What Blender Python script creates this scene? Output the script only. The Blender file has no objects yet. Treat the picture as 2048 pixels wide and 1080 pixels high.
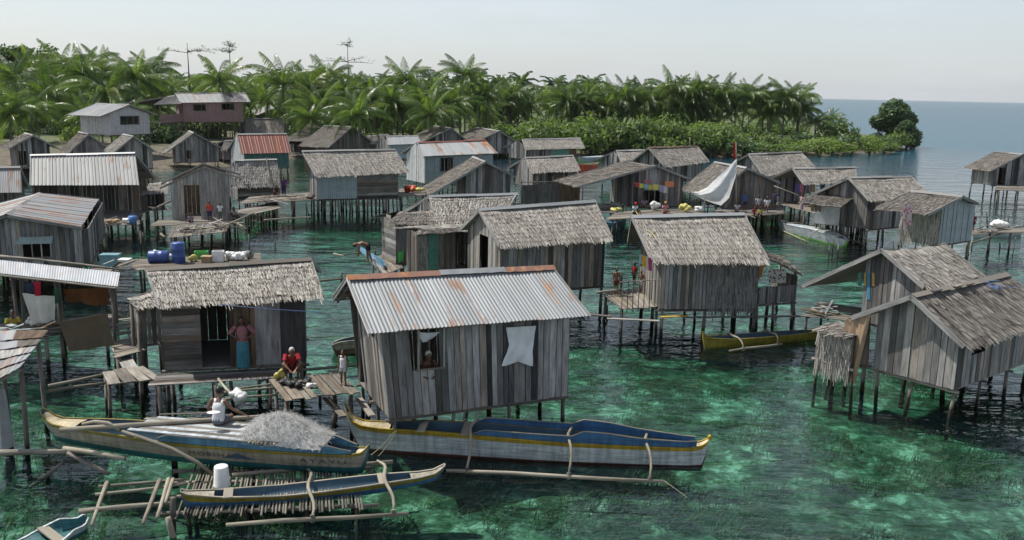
import bpy, math, random
from mathutils import Vector, Matrix, noise as mnoise
R = random.Random(11)
S = bpy.context.scene
COL = S.collection
rad = math.radians
# ------------------------------------------------------------ camera
FP, CH = 1800.0, 9.2                      # focal length in 2048-px-wide pixels, camera height above the water
ROLL = rad(1.18); PITCH = math.atan(358*math.cos(ROLL)/FP)
CAM = Vector((0, 0, CH))
_h = Vector((1, 0, 0)); _v = Vector((0, math.sin(PITCH), math.cos(PITCH))); _f = Vector((0, math.cos(PITCH), -math.sin(PITCH)))
_X = _h*math.cos(ROLL)+_v*math.sin(ROLL); _Y = -_h*math.sin(ROLL)+_v*math.cos(ROLL)
cd = bpy.data.cameras.new('camera'); cam = bpy.data.objects.new('camera', cd); COL.objects.link(cam)
cd.sensor_width = 36; cd.lens = FP/2048*36; cd.clip_start = .1; cd.clip_end = 30000
m = Matrix((_X, _Y, -_f)).transposed().to_4x4(); m.translation = CAM; cam.matrix_world = m
S.camera = cam
# ------------------------------------------------------------ light
SUN_AZ = Vector((-.9, .40, 0)).normalized(); SUN_EL = rad(58)
SUN = SUN_AZ*math.cos(SUN_EL)+Vector((0, 0, math.sin(SUN_EL)))
sl = bpy.data.lights.new('sun', 'SUN'); sl.energy = 5.0; sl.angle = rad(.6); sl.color = (1, .955, .88)
so = bpy.data.objects.new('sun', sl); COL.objects.link(so); so.rotation_euler = SUN.to_track_quat('Z', 'Y').to_euler()
so.location = (0, 0, 60)
S.view_settings.view_transform = 'Standard'; S.view_settings.look = 'None'
S.view_settings.exposure = .46; S.view_settings.gamma = 1
class NT:
    def __init__(s, tree): s.t = tree; tree.nodes.clear()
    def n(s, typ, inp=None, **at):
        nd = s.t.nodes.new('ShaderNode'+typ)
        for k, v in at.items(): setattr(nd, k, v)
        for k, v in (inp or {}).items():
            if isinstance(v, bpy.types.NodeSocket): s.t.links.new(v, nd.inputs[k])
            else: nd.inputs[k].default_value = v
        return nd
    def math(s, op, a, b=0., c=None, clamp=False):
        d = {0: a, 1: b}
        if c is not None: d[2] = c
        return s.n('Math', d, operation=op, use_clamp=clamp).outputs[0]
    def mix(s, f, a, b, typ='MIX'):
        nd = s.n('Mix', {0: f, 6: a, 7: b}, data_type='RGBA', blend_type=typ); return nd.outputs[2]
    def ramp(s, f, stops):
        nd = s.n('ValToRGB', {0: f}); e = nd.color_ramp.elements
        while len(e) > 1: e.remove(e[-1])
        e[0].position = stops[0][0]; e[0].color = c4(stops[0][1])
        for p, c in stops[1:]:
            q = e.new(p); q.color = c4(c)
        return nd.outputs[0]
    def noise(s, vec, scale=1., detail=4., rough=.55, out=0, **k):
        return s.n('TexNoise', {'Vector': vec, 'Scale': scale, 'Detail': detail, 'Roughness': rough}, **k).outputs[out]
def lerp(a, b, t): return a+(b-a)*t
def c4(c):
    if isinstance(c, (int, float)): return (c, c, c, 1)
    return (c[0], c[1], c[2], 1) if len(c) == 3 else tuple(c)
w = bpy.data.worlds.new('World'); S.world = w; w.use_nodes = True
T = NT(w.node_tree)
tc = T.n('TexCoord')
sky = T.n('TexSky', sky_type='NISHITA', sun_disc=False, sun_elevation=SUN_EL, sun_rotation=math.atan2(SUN_AZ.x, SUN_AZ.y), air_density=1.0, dust_density=1.6, ozone_density=1.0)
sp = T.n('Separate' 'XYZ', {0: tc.outputs['Generated']})
# thin high cloud: a procedural veil laid over the sky, denser in bands near the horizon
zz = T.math('ADD', T.math('ABSOLUTE', sp.outputs[2]), .12)
px = T.math('DIVIDE', sp.outputs[0], zz); py = T.math('DIVIDE', sp.outputs[1], zz)
cv = T.n('CombineXYZ', {0: px, 1: py, 2: 0.}).outputs[0]
cn = T.noise(cv, .8, 7., .55)
cn2 = T.noise(cv, .35, 3., .5)
cl = T.math('MULTIPLY', T.n('MapRange', {0: cn, 1: .40, 2: .68}).outputs[0], T.n('MapRange', {0: cn2, 1: .35, 2: .65}).outputs[0], clamp=True)
lowv = T.n('MapRange', {0: T.math('ABSOLUTE', sp.outputs[2]), 1: .0, 2: .7, 3: .56, 4: .2}).outputs[0]
veil = T.math('ADD', lowv, T.math('MULTIPLY', T.math('MULTIPLY', cl, T.n('MapRange', {0: sp.outputs[2], 1: .02, 2: .10, 3: .4, 4: 1.}).outputs[0]), .36), clamp=True)
skc = T.mix(veil, sky.outputs[0], (5.8, 6.2, 6.65, 1))
bg = T.n('Background', {0: skc, 1: .1})
T.t.links.new(bg.outputs[0], T.n('OutputWorld').inputs[0])
# ------------------------------------------------------------ pixels to places
def ray(q):
    dx = (q[0]-1024)/FP; dy = (540-q[1])/FP
    return _X*dx+_Y*dy+_f
def G(q, z=0.):                           # where the pixel's ray meets the level z
    d = ray(q); return CAM+d*((z-CH)/d.z)
def AT(q, Y):                             # the pixel's ray at distance Y
    d = ray(q); return CAM+d*(Y/d.y)
def VP(q, P, n):                          # the pixel's ray on the vertical plane through P
    d = ray(q); return CAM+d*((P-CAM).dot(n)/d.dot(n))
# ------------------------------------------------------------ mesh builder
class MB:
    def __init__(s): s.v = []; s.f = []; s.uv = []; s.m = []
    def face(s, pts, uv=None, m=0):
        b = len(s.v); s.v += [tuple(p) for p in pts]; s.f.append(tuple(range(b, b+len(pts))))
        s.uv.append(uv or [(0, 0)]*len(pts)); s.m.append(m)
    def hexa(s, p, m=0):                  # p0-3 one end, p4-7 other end; uv v runs end to end
        p = [Vector(x) for x in p]
        L = ((p[4]+p[6])-(p[0]+p[2])).length/2; b = len(s.v); s.v += [tuple(x) for x in p]
        u = 0
        for i in range(4):
            j = (i+1) % 4; wd = (p[i]-p[j]).length
            s.f.append((b+i, b+j, b+4+j, b+4+i)); s.uv.append([(u, 0), (u+wd, 0), (u+wd, L), (u, L)]); u += wd; s.m.append(m)
        for q in ((3, 2, 1, 0), (4, 5, 6, 7)):
            s.f.append(tuple(b+i for i in q)); s.uv.append([(0, 0), (.05, 0), (.05, .05), (0, .05)]); s.m.append(m)
    def beam(s, a, b, w, t, up=(0, 0, 1), m=0, w2=None, t2=None):
        a = Vector(a); b = Vector(b); d = (b-a).normalized(); up = Vector(up)
        if abs(d.dot(up)) > .97: up = Vector((0, 1, 0)) if abs(d.y) < .9 else Vector((1, 0, 0))
        x = d.cross(up).normalized(); y = x.cross(d).normalized()
        w2 = w if w2 is None else w2; t2 = t if t2 is None else t2
        r = []
        for o, ww, tt in ((a, w, t), (b, w2, t2)):
            r += [o-x*ww/2-y*tt/2, o+x*ww/2-y*tt/2, o+x*ww/2+y*tt/2, o-x*ww/2+y*tt/2]
        s.hexa(r, m)
    def box(s, c, sx, sy, sz, m=0):
        x, y, z = c
        s.hexa([(x-sx/2, y-sy/2, z-sz/2), (x+sx/2, y-sy/2, z-sz/2), (x+sx/2, y+sy/2, z-sz/2), (x-sx/2, y+sy/2, z-sz/2),
                (x-sx/2, y-sy/2, z+sz/2), (x+sx/2, y-sy/2, z+sz/2), (x+sx/2, y+sy/2, z+sz/2), (x-sx/2, y+sy/2, z+sz/2)], m)
    def tube(s, path, rr, n=7, m=0, cap=True, ref=None):
        path = [Vector(p) for p in path]
        if not isinstance(rr, (list, tuple)): rr = [rr]*len(path)
        rings = []; L = 0; ls = []
        x = None
        for i, p in enumerate(path):
            d = (path[min(i+1, len(path)-1)]-path[max(i-1, 0)]).normalized()
            if ref is not None: x = Vector(ref)-d*d.dot(Vector(ref)); x.normalize()
            elif x is None:
                x = d.orthogonal().normalized()
            else: x = (x-d*d.dot(x)).normalized()
            y = d.cross(x)
            q = rr[i]; rx, ry = q if isinstance(q, (list, tuple)) else (q, q)
            b = len(s.v)
            for k in range(n):
                a = 2*math.pi*k/n; s.v.append(tuple(p+x*math.cos(a)*rx+y*math.sin(a)*ry))
            rings.append(b)
            if i: L += (p-path[i-1]).length
            ls.append(L)
        for i in range(len(path)-1):
            r0 = rr[i][0] if isinstance(rr[i], (list, tuple)) else rr[i]
            c = 2*math.pi*max(r0, .005)
            for k in range(n):
                k2 = (k+1) % n
                s.f.append((rings[i]+k, rings[i]+k2, rings[i+1]+k2, rings[i+1]+k))
                s.uv.append([(c*k/n, ls[i]), (c*(k+1)/n, ls[i]), (c*(k+1)/n, ls[i+1]), (c*k/n, ls[i+1])]); s.m.append(m)
        if cap:
            s.f.append(tuple(rings[0]+k for k in reversed(range(n)))); s.uv.append([(0, 0)]*n); s.m.append(m)
            s.f.append(tuple(rings[-1]+k for k in range(n))); s.uv.append([(0, 0)]*n); s.m.append(m)
    def grid(s, pts, m=0, uv=None):       # pts[i][j], i along v, j along u
        b = len(s.v); nu = len(pts[0])
        for row in pts: s.v += [tuple(p) for p in row]
        for i in range(len(pts)-1):
            for j in range(nu-1):
                s.f.append((b+i*nu+j, b+i*nu+j+1, b+(i+1)*nu+j+1, b+(i+1)*nu+j))
                g = (lambda a, c: uv[a][c]) if uv else (lambda a, c: (c/(nu-1), a/(len(pts)-1)))
                s.uv.append([g(i, j), g(i, j+1), g(i+1, j+1), g(i+1, j)]); s.m.append(m)
    def ball(s, c, rx, ry=None, rz=None, nu=12, nv=8, m=0, axes=None):
        ry = rx if ry is None else ry; rz = rx if rz is None else rz; c = Vector(c)
        ax = axes or (Vector((1, 0, 0)), Vector((0, 1, 0)), Vector((0, 0, 1)))
        pts = []
        for i in range(nv+1):
            th = math.pi*(i/nv)*.996+.006
            pts.append([c+ax[0]*(rx*math.sin(th)*math.cos(2*math.pi*j/nu))+ax[1]*(ry*math.sin(th)*math.sin(2*math.pi*j/nu))-ax[2]*(rz*math.cos(th)) for j in range(nu+1)])
        s.grid(pts, m)
    def mesh(s, name, mats, smooth=False):
        me = bpy.data.meshes.new(name); me.from_pydata(s.v, [], s.f)
        uvl = me.uv_layers.new(name='UVMap'); flat = []
        for u in s.uv:
            for q in u: flat += [q[0], q[1]]
        uvl.data.foreach_set('uv', flat)
        if not isinstance(mats, (list, tuple)): mats = [mats]
        for mm in mats: me.materials.append(mm)
        if len(mats) > 1: me.polygons.foreach_set('material_index', s.m)
        if smooth: me.polygons.foreach_set('use_smooth', [True]*len(s.f))
        me.update(); return me
    def build(s, name, mats, parent=None, smooth=False, kind=None):
        return link(name, s.mesh(name, mats, smooth), parent, kind)
def link(name, data, parent=None, kind=None):
    o = bpy.data.objects.new(name, data); COL.objects.link(o)
    if parent: o.parent = parent
    if kind: o['kind'] = kind
    return o
def tag(o, label, cat, group=None):
    o['label'] = label; o['category'] = cat
    if group: o['group'] = group
    return o
def empty(name, loc, rz=0., label=None, cat=None, group=None):
    o = bpy.data.objects.new(name, None); COL.objects.link(o); o.location = loc; o.rotation_euler = (0, 0, rz); o.empty_display_size = .3
    if label: tag(o, label, cat, group)
    return o
def lerp(a, b, t): return a+(b-a)*t
ORD = ['first', 'second', 'third', 'fourth', 'fifth', 'sixth', 'seventh', 'eighth', 'ninth', 'tenth', 'eleventh', 'twelfth', 'thirteenth', 'fourteenth', 'fifteenth', 'sixteenth', 'seventeenth', 'eighteenth', 'nineteenth']
def ordinal(k):
    if k < 20: return ORD[k-1]
    if k >= 100: return 'hundredth' if k == 100 else 'hundred-and-'+ordinal(k-100)
    t = {2: 'twent', 3: 'thirt', 4: 'fort', 5: 'fift', 6: 'sixt', 7: 'sevent', 8: 'eight', 9: 'ninet'}[k//10]
    return t+'ieth' if k % 10 == 0 else t+'y-'+ORD[k % 10-1]
# ------------------------------------------------------------ materials
def newmat(name):
    mt = bpy.data.materials.new(name); mt.use_nodes = True; return mt, NT(mt.node_tree)
def fin(T, col, rough=.8, bump=None, bs=.3, bd=.02, metal=0., spec=.3, trans=None):
    d = {'Base Color': col, 'Roughness': rough, 'Metallic': metal, 'Specular IOR Level': spec}
    if bump is not None: d['Normal'] = T.n('Bump', {'Strength': bs, 'Distance': bd, 'Height': bump}).outputs[0]
    b = T.n('BsdfPrincipled', d).outputs[0]
    if trans:
        tr = T.n('BsdfTranslucent', {0: trans[1]}).outputs[0]
        b = T.n('MixShader', {0: trans[0], 1: b, 2: tr}).outputs[0]
    T.t.links.new(b, T.n('OutputMaterial').inputs[0])
def rnd(T):                               # one random value for each piece
    a = T.n('ObjectInfo').outputs['Random']; g = T.n('NewGeometry').outputs['Random Per Island']
    return T.math('FRACT', T.math('ADD', a, g))
def uvvec(T, sx, sy, r):
    uv = T.n('UVMap').outputs[0]
    v = T.n('VectorMath', {0: uv, 1: (sx, sy, 1)}, operation='MULTIPLY').outputs[0]
    o = T.n('CombineXYZ', {0: T.math('MULTIPLY', r, 91.), 1: T.math('MULTIPLY', r, 57.), 2: T.math('MULTIPLY', r, 13.)}).outputs[0]
    return T.n('VectorMath', {0: v, 1: o}, operation='ADD').outputs[0]
def wood(name, lo, hi, tint=None, var=.55, gs=26., wet=False, moss=False):
    mt, T = newmat(name); r = rnd(T)
    g = T.noise(uvvec(T, gs, 1.6, r), 1., 5., .65)
    st = T.noise(uvvec(T, 5., .8, r), 1., 4., .6)
    col = T.ramp(g, [(.27, tuple(x*.6 for x in lo)), (.42, tuple(lerp(a, b, .3) for a, b in zip(lo, hi))), (.72, tuple(lerp(a, b, .8) for a, b in zip(lo, hi)))])
    st2 = T.n('MapRange', {0: st, 1: .35, 2: .72, 3: .55, 4: 1.1}).outputs[0]
    col = T.mix(1., col, T.n('CombineColor', {0: st2, 1: st2, 2: st2}).outputs[0], 'MULTIPLY')
    k = T.n('MapRange', {0: r, 3: 1-var, 4: 1+var*.45}).outputs[0]
    col = T.mix(1., col, T.n('CombineColor', {0: k, 1: k, 2: k}).outputs[0], 'MULTIPLY')
    if tint:                              # some pieces are browner
        r2 = T.math('FRACT', T.math('MULTIPLY', r, 7.31)); f = T.n('MapRange', {0: r2, 1: .55, 2: 1., 3: 0., 4: .75}).outputs[0]
        col = T.mix(f, col, T.mix(1., col, c4(tint), 'MULTIPLY'))
    if wet:                               # tide mark: the foot of every post is dark with weed
        z = T.n('SeparateXYZ', {0: T.n('NewGeometry').outputs['Position']}).outputs[2]
        z = T.math('ADD', z, T.math('MULTIPLY', T.noise(T.n('TexCoord').outputs['Object'], 6.), .3))
        f = T.n('MapRange', {0: z, 1: .55, 2: .35}).outputs[0]
        col = T.mix(f, col, (.022, .02, .013, 1))
    fin(T, col, .88, g, .5, .01, spec=.2)
    return mt
def thatch(name, lo, hi, mid=None):
    mt, T = newmat(name); r = rnd(T)
    uv = T.n('UVMap').outputs[0]
    g = T.noise(uvvec(T, 60., 4., r), 1., 3.)
    big = T.noise(T.n('TexCoord').outputs['Object'], .8, 4., .6)
    f = T.math('ADD', T.math('MULTIPLY', r, .75), T.math('MULTIPLY', g, .35))
    col = T.ramp(f, [(.08, tuple(x*.4 for x in lo)), (.3, lo), (.85, hi)])
    col = T.mix(T.n('MapRange', {0: big, 1: .35, 2: .7, 3: 0., 4: .55}).outputs[0], col, T.mix(1., col, (.62, .58, .55, 1), 'MULTIPLY'))
    fin(T, col, .95, g, .3, .01, spec=.1, trans=None)
    return mt
def tin(name, base, rust=.5, thr=.6, metal=.1, rough=.6):
    mt, T = newmat(name); ob = T.n('ObjectInfo').outputs['Random']
    v = uvvec(T, 1.1, .42, ob); n1 = T.noise(v, 1.4, 5., .62)
    v2 = uvvec(T, 7., .5, ob); n2 = T.noise(v2, 1., 4.)
    sh = T.n('MapRange', {0: ob, 1: .55, 2: 1., 3: -.04, 4: .09}).outputs[0]
    f0 = T.math('ADD', T.math('ADD', T.math('MULTIPLY', n1, .7), T.math('MULTIPLY', n2, .3)), sh)
    f = T.n('MapRange', {0: f0, 1: thr-.03, 2: thr+.07}).outputs[0]
    f = T.math('MULTIPLY', f, rust)
    rc = T.ramp(n2, [(.3, (.10, .04, .018)), (.55, (.27, .115, .045)), (.75, (.42, .25, .13))])
    dk = T.n('MapRange', {0: T.noise(uvvec(T, 3., .3, ob), 1., 5.), 1: .3, 2: .75, 3: .72, 4: 1.06}).outputs[0]
    kk = T.n('MapRange', {0: ob, 3: .85, 4: 1.05}).outputs[0]; dk = T.math('MULTIPLY', dk, kk)
    bc = T.mix(1., c4(base), T.n('CombineColor', {0: dk, 1: dk, 2: dk}).outputs[0], 'MULTIPLY')
    col = T.mix(f, bc, rc)
    ro = T.math('ADD', rough, T.math('MULTIPLY', f, .4))
    me = T.math('MULTIPLY', T.math('SUBTRACT', 1., f), metal)
    fin(T, col, ro, n2, .1, .01, metal=me, spec=.4)
    return mt
def paint(name, c, wear=.35, rough=.55, thr=.62, under=(.2, .18, .15)):
    mt, T = newmat(name); r = rnd(T)
    v = T.n('TexCoord').outputs['Object']
    n1 = T.noise(v, 2.2, 6., .65); n2 = T.noise(v, 14., 4., .6)
    dk = T.n('MapRange', {0: n1, 1: .3, 2: .7, 3: .72, 4: 1.08}).outputs[0]
    col = T.mix(1., c4(c), T.n('CombineColor', {0: dk, 1: dk, 2: dk}).outputs[0], 'MULTIPLY')
    f = T.n('MapRange', {0: T.math('ADD', T.math('MULTIPLY', n2, .6), T.math('MULTIPLY', n1, .4)), 1: thr-.02, 2: thr+.05, 3: 0., 4: wear}).outputs[0]
    col = T.mix(f, col, c4(under))
    if name.startswith(('hull', 'wash', 'cream')):      # scuffs and run stains along the planking
        sv = T.n('VectorMath', {0: v, 1: (1.1, 1., 16.)}, operation='MULTIPLY').outputs[0]
        s1 = T.n('MapRange', {0: T.noise(sv, 1.3, 4., .6), 1: .35, 2: .62, 3: .62, 4: 1.04}).outputs[0]
        sv2 = T.n('VectorMath', {0: v, 1: (9., 1., .7)}, operation='MULTIPLY').outputs[0]
        s2 = T.n('MapRange', {0: T.noise(sv2, 1., 5., .65), 1: .3, 2: .6, 3: .6, 4: 1.03}).outputs[0]
        k2 = T.math('MULTIPLY', s1, s2); col = T.mix(1., col, T.n('CombineColor', {0: k2, 1: k2, 2: k2}).outputs[0], 'MULTIPLY')
    fin(T, col, rough, n2, .12, .01, spec=.4)
    return mt
def cloth(name, c, c2=None, sc=9., tr=.25):
    mt, T = newmat(name); v = T.n('TexCoord').outputs['Object']
    n1 = T.noise(v, 3., 4.); k = T.n('MapRange', {0: n1, 1: .3, 2: .7, 3: .85, 4: 1.08}).outputs[0]
    col = c4(c)
    if c2:
        vo = T.n('TexVoronoi', {'Vector': v, 'Scale': sc}).outputs['Distance']
        col = T.mix(T.n('MapRange', {0: vo, 1: .3, 2: .42}).outputs[0], c4(c), c4(c2))
    col = T.mix(1., col, T.n('CombineColor', {0: k, 1: k, 2: k}).outputs[0], 'MULTIPLY')
    fin(T, col, .9, T.noise(v, 40.), .15, .005, spec=.1, trans=(tr, col))
    return mt
def leaf(name, lo, hi, tr=.35, rough=.5, yel=None, yl=.9, whole=False):
    mt, T = newmat(name); r = rnd(T)
    if whole: r = T.math('ADD', T.math('MULTIPLY', T.n('ObjectInfo').outputs['Random'], .8), T.math('MULTIPLY', T.n('NewGeometry').outputs['Random Per Island'], .2))
    col = T.ramp(r, [(0, lo), (.75, hi)]+([(yl, hi), (1., yel)] if yel else []))
    b = T.n('MapRange', {0: T.noise(T.n('TexCoord').outputs['Object'], .6, 3.), 1: .3, 2: .7, 3: .65, 4: 1.25}).outputs[0]
    col = T.mix(1., col, T.n('CombineColor', {0: b, 1: b, 2: b}).outputs[0], 'MULTIPLY')
    tcol = T.mix(1., col, (1.5, 1.6, .7, 1), 'MULTIPLY')
    fin(T, col, rough, spec=.4, trans=(tr, tcol))
    return mt
def plain(name, c, rough=.6, spec=.3):
    mt, T = newmat(name); v = T.n('TexCoord').outputs['Object']
    k = T.n('MapRange', {0: T.noise(v, 5., 4.), 1: .3, 2: .7, 3: .82, 4: 1.1}).outputs[0]
    fin(T, T.mix(1., c4(c), T.n('CombineColor', {0: k, 1: k, 2: k}).outputs[0], 'MULTIPLY'), rough, spec=spec); return mt
M = {}
M['wood'] = wood('weathered_plank', (.165, .168, .172), (.4, .396, .39), (1., .78, .6), .85, 17.)
M['woodd'] = wood('dark_plank', (.12, .114, .108), (.31, .287, .264), (1., .75, .55), .75, 17.)
M['woodl'] = wood('pale_plank', (.2, .197, .19), (.4, .386, .362), (1., .84, .68), .65, 17.)
M['deck'] = wood('deck_plank', (.15, .135, .115), (.31, .285, .245), (1., .85, .7), .5)
M['pole'] = wood('pole_wood', (.13, .115, .1), (.33, .3, .26), None, .45, 14.)
M['stilt'] = wood('stilt_wood', (.11, .1, .085), (.26, .235, .2), None, .5, 14., wet=True)
M['bamboo'] = wood('bamboo', (.2, .18, .14), (.38, .345, .28), None, .35, 10.)
M['barge'] = wood('barge_board', (.2, .2, .2), (.4, .39, .37), None, .2)
M['thatch'] = thatch('nipa_thatch', (.17, .16, .146), (.40, .382, .348))
M['thatchd'] = thatch('old_thatch', (.115, .107, .096), (.285, .265, .237))
M['thatchw'] = thatch('thatch_wall', (.1, .099, .096), (.23, .224, .212))
M['tin'] = tin('zinc_sheet', (.235, .25, .258), .95, .57)
M['tinw'] = tin('white_sheet', (.25, .255, .25), .85, .585, .05)
M['tinr'] = tin('rusty_sheet', (.25, .258, .265), .8, .535)
M['tinred'] = tin('red_sheet', (.2, .065, .045), .5, .6, 0.)
M['rust'] = tin('rusted_ridge', (.2, .1, .07), .9, .45, 0.)
# ============================================================ the setting
def ground_like():
    # ---- seabed
    mt, T = newmat('seabed_mat')
    pos = T.n('NewGeometry').outputs['Position']; sp = T.n('SeparateXYZ', {0: pos})
    wob = T.noise(pos, 1.3, 3., .5, out=1)
    pw = T.n('VectorMath', {0: pos, 1: T.n('VectorMath', {0: wob, 'Scale': .7}, operation='SCALE').outputs[0]}, operation='ADD').outputs[0]
    pa = T.noise(T.n('VectorMath', {0: pw, 1: (.95, .95, 1)}, operation='MULTIPLY').outputs[0], 1., 6., .66)
    fine = T.noise(pw, 5., 4., .7)
    f = T.math('ADD', T.math('MULTIPLY', pa, .72), T.math('MULTIPLY', fine, .28))
    col = T.ramp(f, [(.385, (.02, .034, .02)), (.475, (.05, .068, .04)), (.545, (.14, .165, .115)), (.62, (.44, .45, .37))])
    # caustic-free open sea: the floor falls away beyond the village
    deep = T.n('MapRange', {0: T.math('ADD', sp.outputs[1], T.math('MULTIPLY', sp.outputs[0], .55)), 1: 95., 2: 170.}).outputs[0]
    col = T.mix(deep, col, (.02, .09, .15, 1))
    fin(T, col, .9, fine, .5, .05, spec=.1)
    b = MB(); n = 70; xs = [-60+ i*2.0 for i in range(n)]; ys = [8+i*1.5 for i in range(n)]
    b.grid([[Vector((x, y, -.78+.2*mnoise.noise(Vector((x*.35, y*.35, 0)))+.08*mnoise.noise(Vector((x*1.1, y*1.1, 3))))) for x in xs] for y in ys])
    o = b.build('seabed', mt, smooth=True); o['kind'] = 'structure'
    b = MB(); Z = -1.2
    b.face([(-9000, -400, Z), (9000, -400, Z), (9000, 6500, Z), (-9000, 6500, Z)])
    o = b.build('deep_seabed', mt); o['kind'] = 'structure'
    # ---- water
    mt, T = newmat('water_mat')
    pos = T.n('NewGeometry').outputs['Position']
    pv = T.n('VectorMath', {0: pos, 1: (.55, 1.3, 1)}, operation='MULTIPLY').outputs[0]
    n1 = T.noise(pv, 1.5, 3., .5); n2 = T.noise(pv, .33, 3., .5); n3 = T.noise(pv, 6., 2., .5)
    hgt = T.math('ADD', T.math('ADD', T.math('MULTIPLY', n1, .075), T.math('MULTIPLY', n2, .26)), T.math('MULTIPLY', n3, .006))
    nor = T.n('Bump', {'Strength': 1., 'Distance': 1., 'Height': hgt}).outputs[0]
    fr = T.n('Fresnel', {'IOR': 1.33, 'Normal': nor}).outputs[0]
    tr = T.n('BsdfTransparent', {0: (.96, .98, .97, 1)}).outputs[0]
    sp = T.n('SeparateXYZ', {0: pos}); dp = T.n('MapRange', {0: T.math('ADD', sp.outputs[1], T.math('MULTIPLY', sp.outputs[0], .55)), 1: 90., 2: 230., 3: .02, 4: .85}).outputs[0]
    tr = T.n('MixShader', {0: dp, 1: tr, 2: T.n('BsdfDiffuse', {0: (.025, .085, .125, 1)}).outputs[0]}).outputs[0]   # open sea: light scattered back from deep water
    gl = T.n('BsdfGlossy', {0: (1, 1, 1, 1), 'Roughness': .04, 'Normal': nor}).outputs[0]
    fr = T.math('MULTIPLY', fr, T.math('SUBTRACT', 1., T.math('MULTIPLY', dp, .62)))      # steep little waves of the open sea mirror less than flat water
    T.t.links.new(T.n('MixShader', {0: fr, 1: tr, 2: gl}).outputs[0], T.n('OutputMaterial').inputs[0]); om = [x for x in T.t.nodes if x.type == 'OUTPUT_MATERIAL'][0]
    T.t.links.new(T.n('VolumeAbsorption', {'Color': (.05, .655, .54, 1), 'Density': .56}).outputs[0], om.inputs[1])
    b = MB(); b.box((0, 3050, -1.), 18000, 6900, 2.)
    o = b.build('water', mt); o['kind'] = 'structure'
    # ---- land: shore traced along the waterline, running back behind the palms
    shore = [G((-500, 350), .2), G((-150, 348), .2), G((60, 344), .2), G((300, 338), .2), G((480, 328), .2), G((640, 306), .2), G((760, 303), .2), G((900, 303), .2), G((1000, 303), .2),
             G((1130, 306), .2), G((1300, 308), .2), G((1420, 311), .2), G((1530, 309), .2), G((1620, 311), .2), G((1700, 305), .2), G((1790, 302), .2), G((1812, 296), .2), Vector((80, 190, .2)), Vector((84, 215, .2)), Vector((100, 300, .2)), Vector((190, 640, .2))]
    b = MB(); rows = []
    back = Vector((-60, 560, 0)); 
    cen = [Vector((lerp(-420, 120, i/(len(shore)-1)), 640, 0)) for i in range(len(shore))]
    for f, z in ((-.012, -1.3), (0., .0), (.004, .35), (.02, .9), (.06, 1.5), (.3, 2.2), (1., 3.)):
        rows.append([Vector((lerp(p.x, c.x, f), lerp(p.y, c.y, f), z+ (.25*mnoise.noise(p*.05+Vector((f*50, 0, 0))) if f > .003 else 0))) for p, c in zip(shore, cen)])
    b.grid(rows)
    mt, T = newmat('land_mat'); v = T.n('NewGeometry').outputs['Position']
    n = T.noise(v, .12, 6., .65); n2 = T.noise(v, 2., 4.)
    col = T.ramp(T.math('ADD', T.math('MULTIPLY', n, .7), T.math('MULTIPLY', n2, .3)), [(.42, (.045, .075, .02)), (.56, (.08, .10, .04)), (.68, (.2, .17, .11))])
    zz = T.n('SeparateXYZ', {0: v}).outputs[2]
    col = T.mix(T.n('MapRange', {0: T.math('ADD', zz, T.math('MULTIPLY', n, .6)), 1: 1.2, 2: 2.1}).outputs[0], T.ramp(n2, [(.35, (.05, .042, .03)), (.65, (.13, .11, .08))]), col)
    fin(T, col, .95, n2, .5, .1)
    o = b.build('land', mt, smooth=True); o['kind'] = 'structure'
    return shore
SHORE = ground_like()
def land_z(x, y): return 1.5
# ---- vegetation
M['frond'] = leaf('palm_frond', (.026, .056, .014), (.115, .175, .042), .45, .36, (.26, .19, .07), .9, whole=True)
M['trunk'] = wood('palm_trunk', (.11, .1, .085), (.24, .22, .19), None, .3, 8.)
M['bush'] = leaf('bush_leaf', (.035, .07, .018), (.12, .175, .05), .38, .6)
M['mang'] = leaf('dark_leaf', (.022, .05, .02), (.07, .12, .04), .3, .5)
M['lime'] = leaf('bright_leaf', (.065, .115, .02), (.17, .235, .06), .42, .6)
M['bark'] = wood('bark', (.07, .06, .05), (.16, .14, .12), None, .3, 10.)
M['leafy'] = leaf('tree_leaf', (.03, .06, .015), (.085, .14, .035), .35, .55)
def frond_mesh(i, L=4.9, lift=.6, droop=1.0, seg=40, lean=0.):
    b = MB(); pts = []
    for k in range(9):
        t = k/8; a = lift-droop*1.35*t**1.3
        if k == 0: p = Vector((0, 0, 0))
        else: p = pts[-1]+Vector((math.cos(a), lean*t*.2, math.sin(a)))*(L/8)
        pts.append(p)
    b.tube(pts, [.055*(1-.8*k/8) for k in range(9)], 3)
    rr = random.Random(i)
    for k in range(seg):
        t = .1+.9*k/(seg-1); x = t*8; j = min(int(x), 7); p = pts[j].lerp(pts[j+1], x-j); d = (pts[j+1]-pts[j]).normalized()
        ll = (.25+.68*math.sin(math.pi*min(1, t*.85+.12)))*(.8+.35*rr.random())
        for sgn in (-1, 1):
            side = Vector((0, sgn, 0))
            dr = (side*.72+d*.62+Vector((0, 0, -.75-.45*t+.35*rr.random()))).normalized()
            wv = d*.042
            q = p+dr*ll*.55+Vector((0, 0, .04)); e = p+dr*ll+Vector((0, 0, -.28*ll))
            b.face([p-wv*.6, p+wv*.6, q+wv, q-wv]); b.face([q-wv, q+wv, e+wv*.2, e-wv*.2])
    return b.mesh('frond', M['frond'])
FR = [frond_mesh(0, 4.9, 1.35, .6), frond_mesh(1, 5.6, 1.05, .9), frond_mesh(2, 5.7, .7, 1.05), frond_mesh(3, 5.4, .3, 1.05), frond_mesh(4, 4.8, -.2, .9), frond_mesh(5, 5.4, .9, 1.25)]
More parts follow.
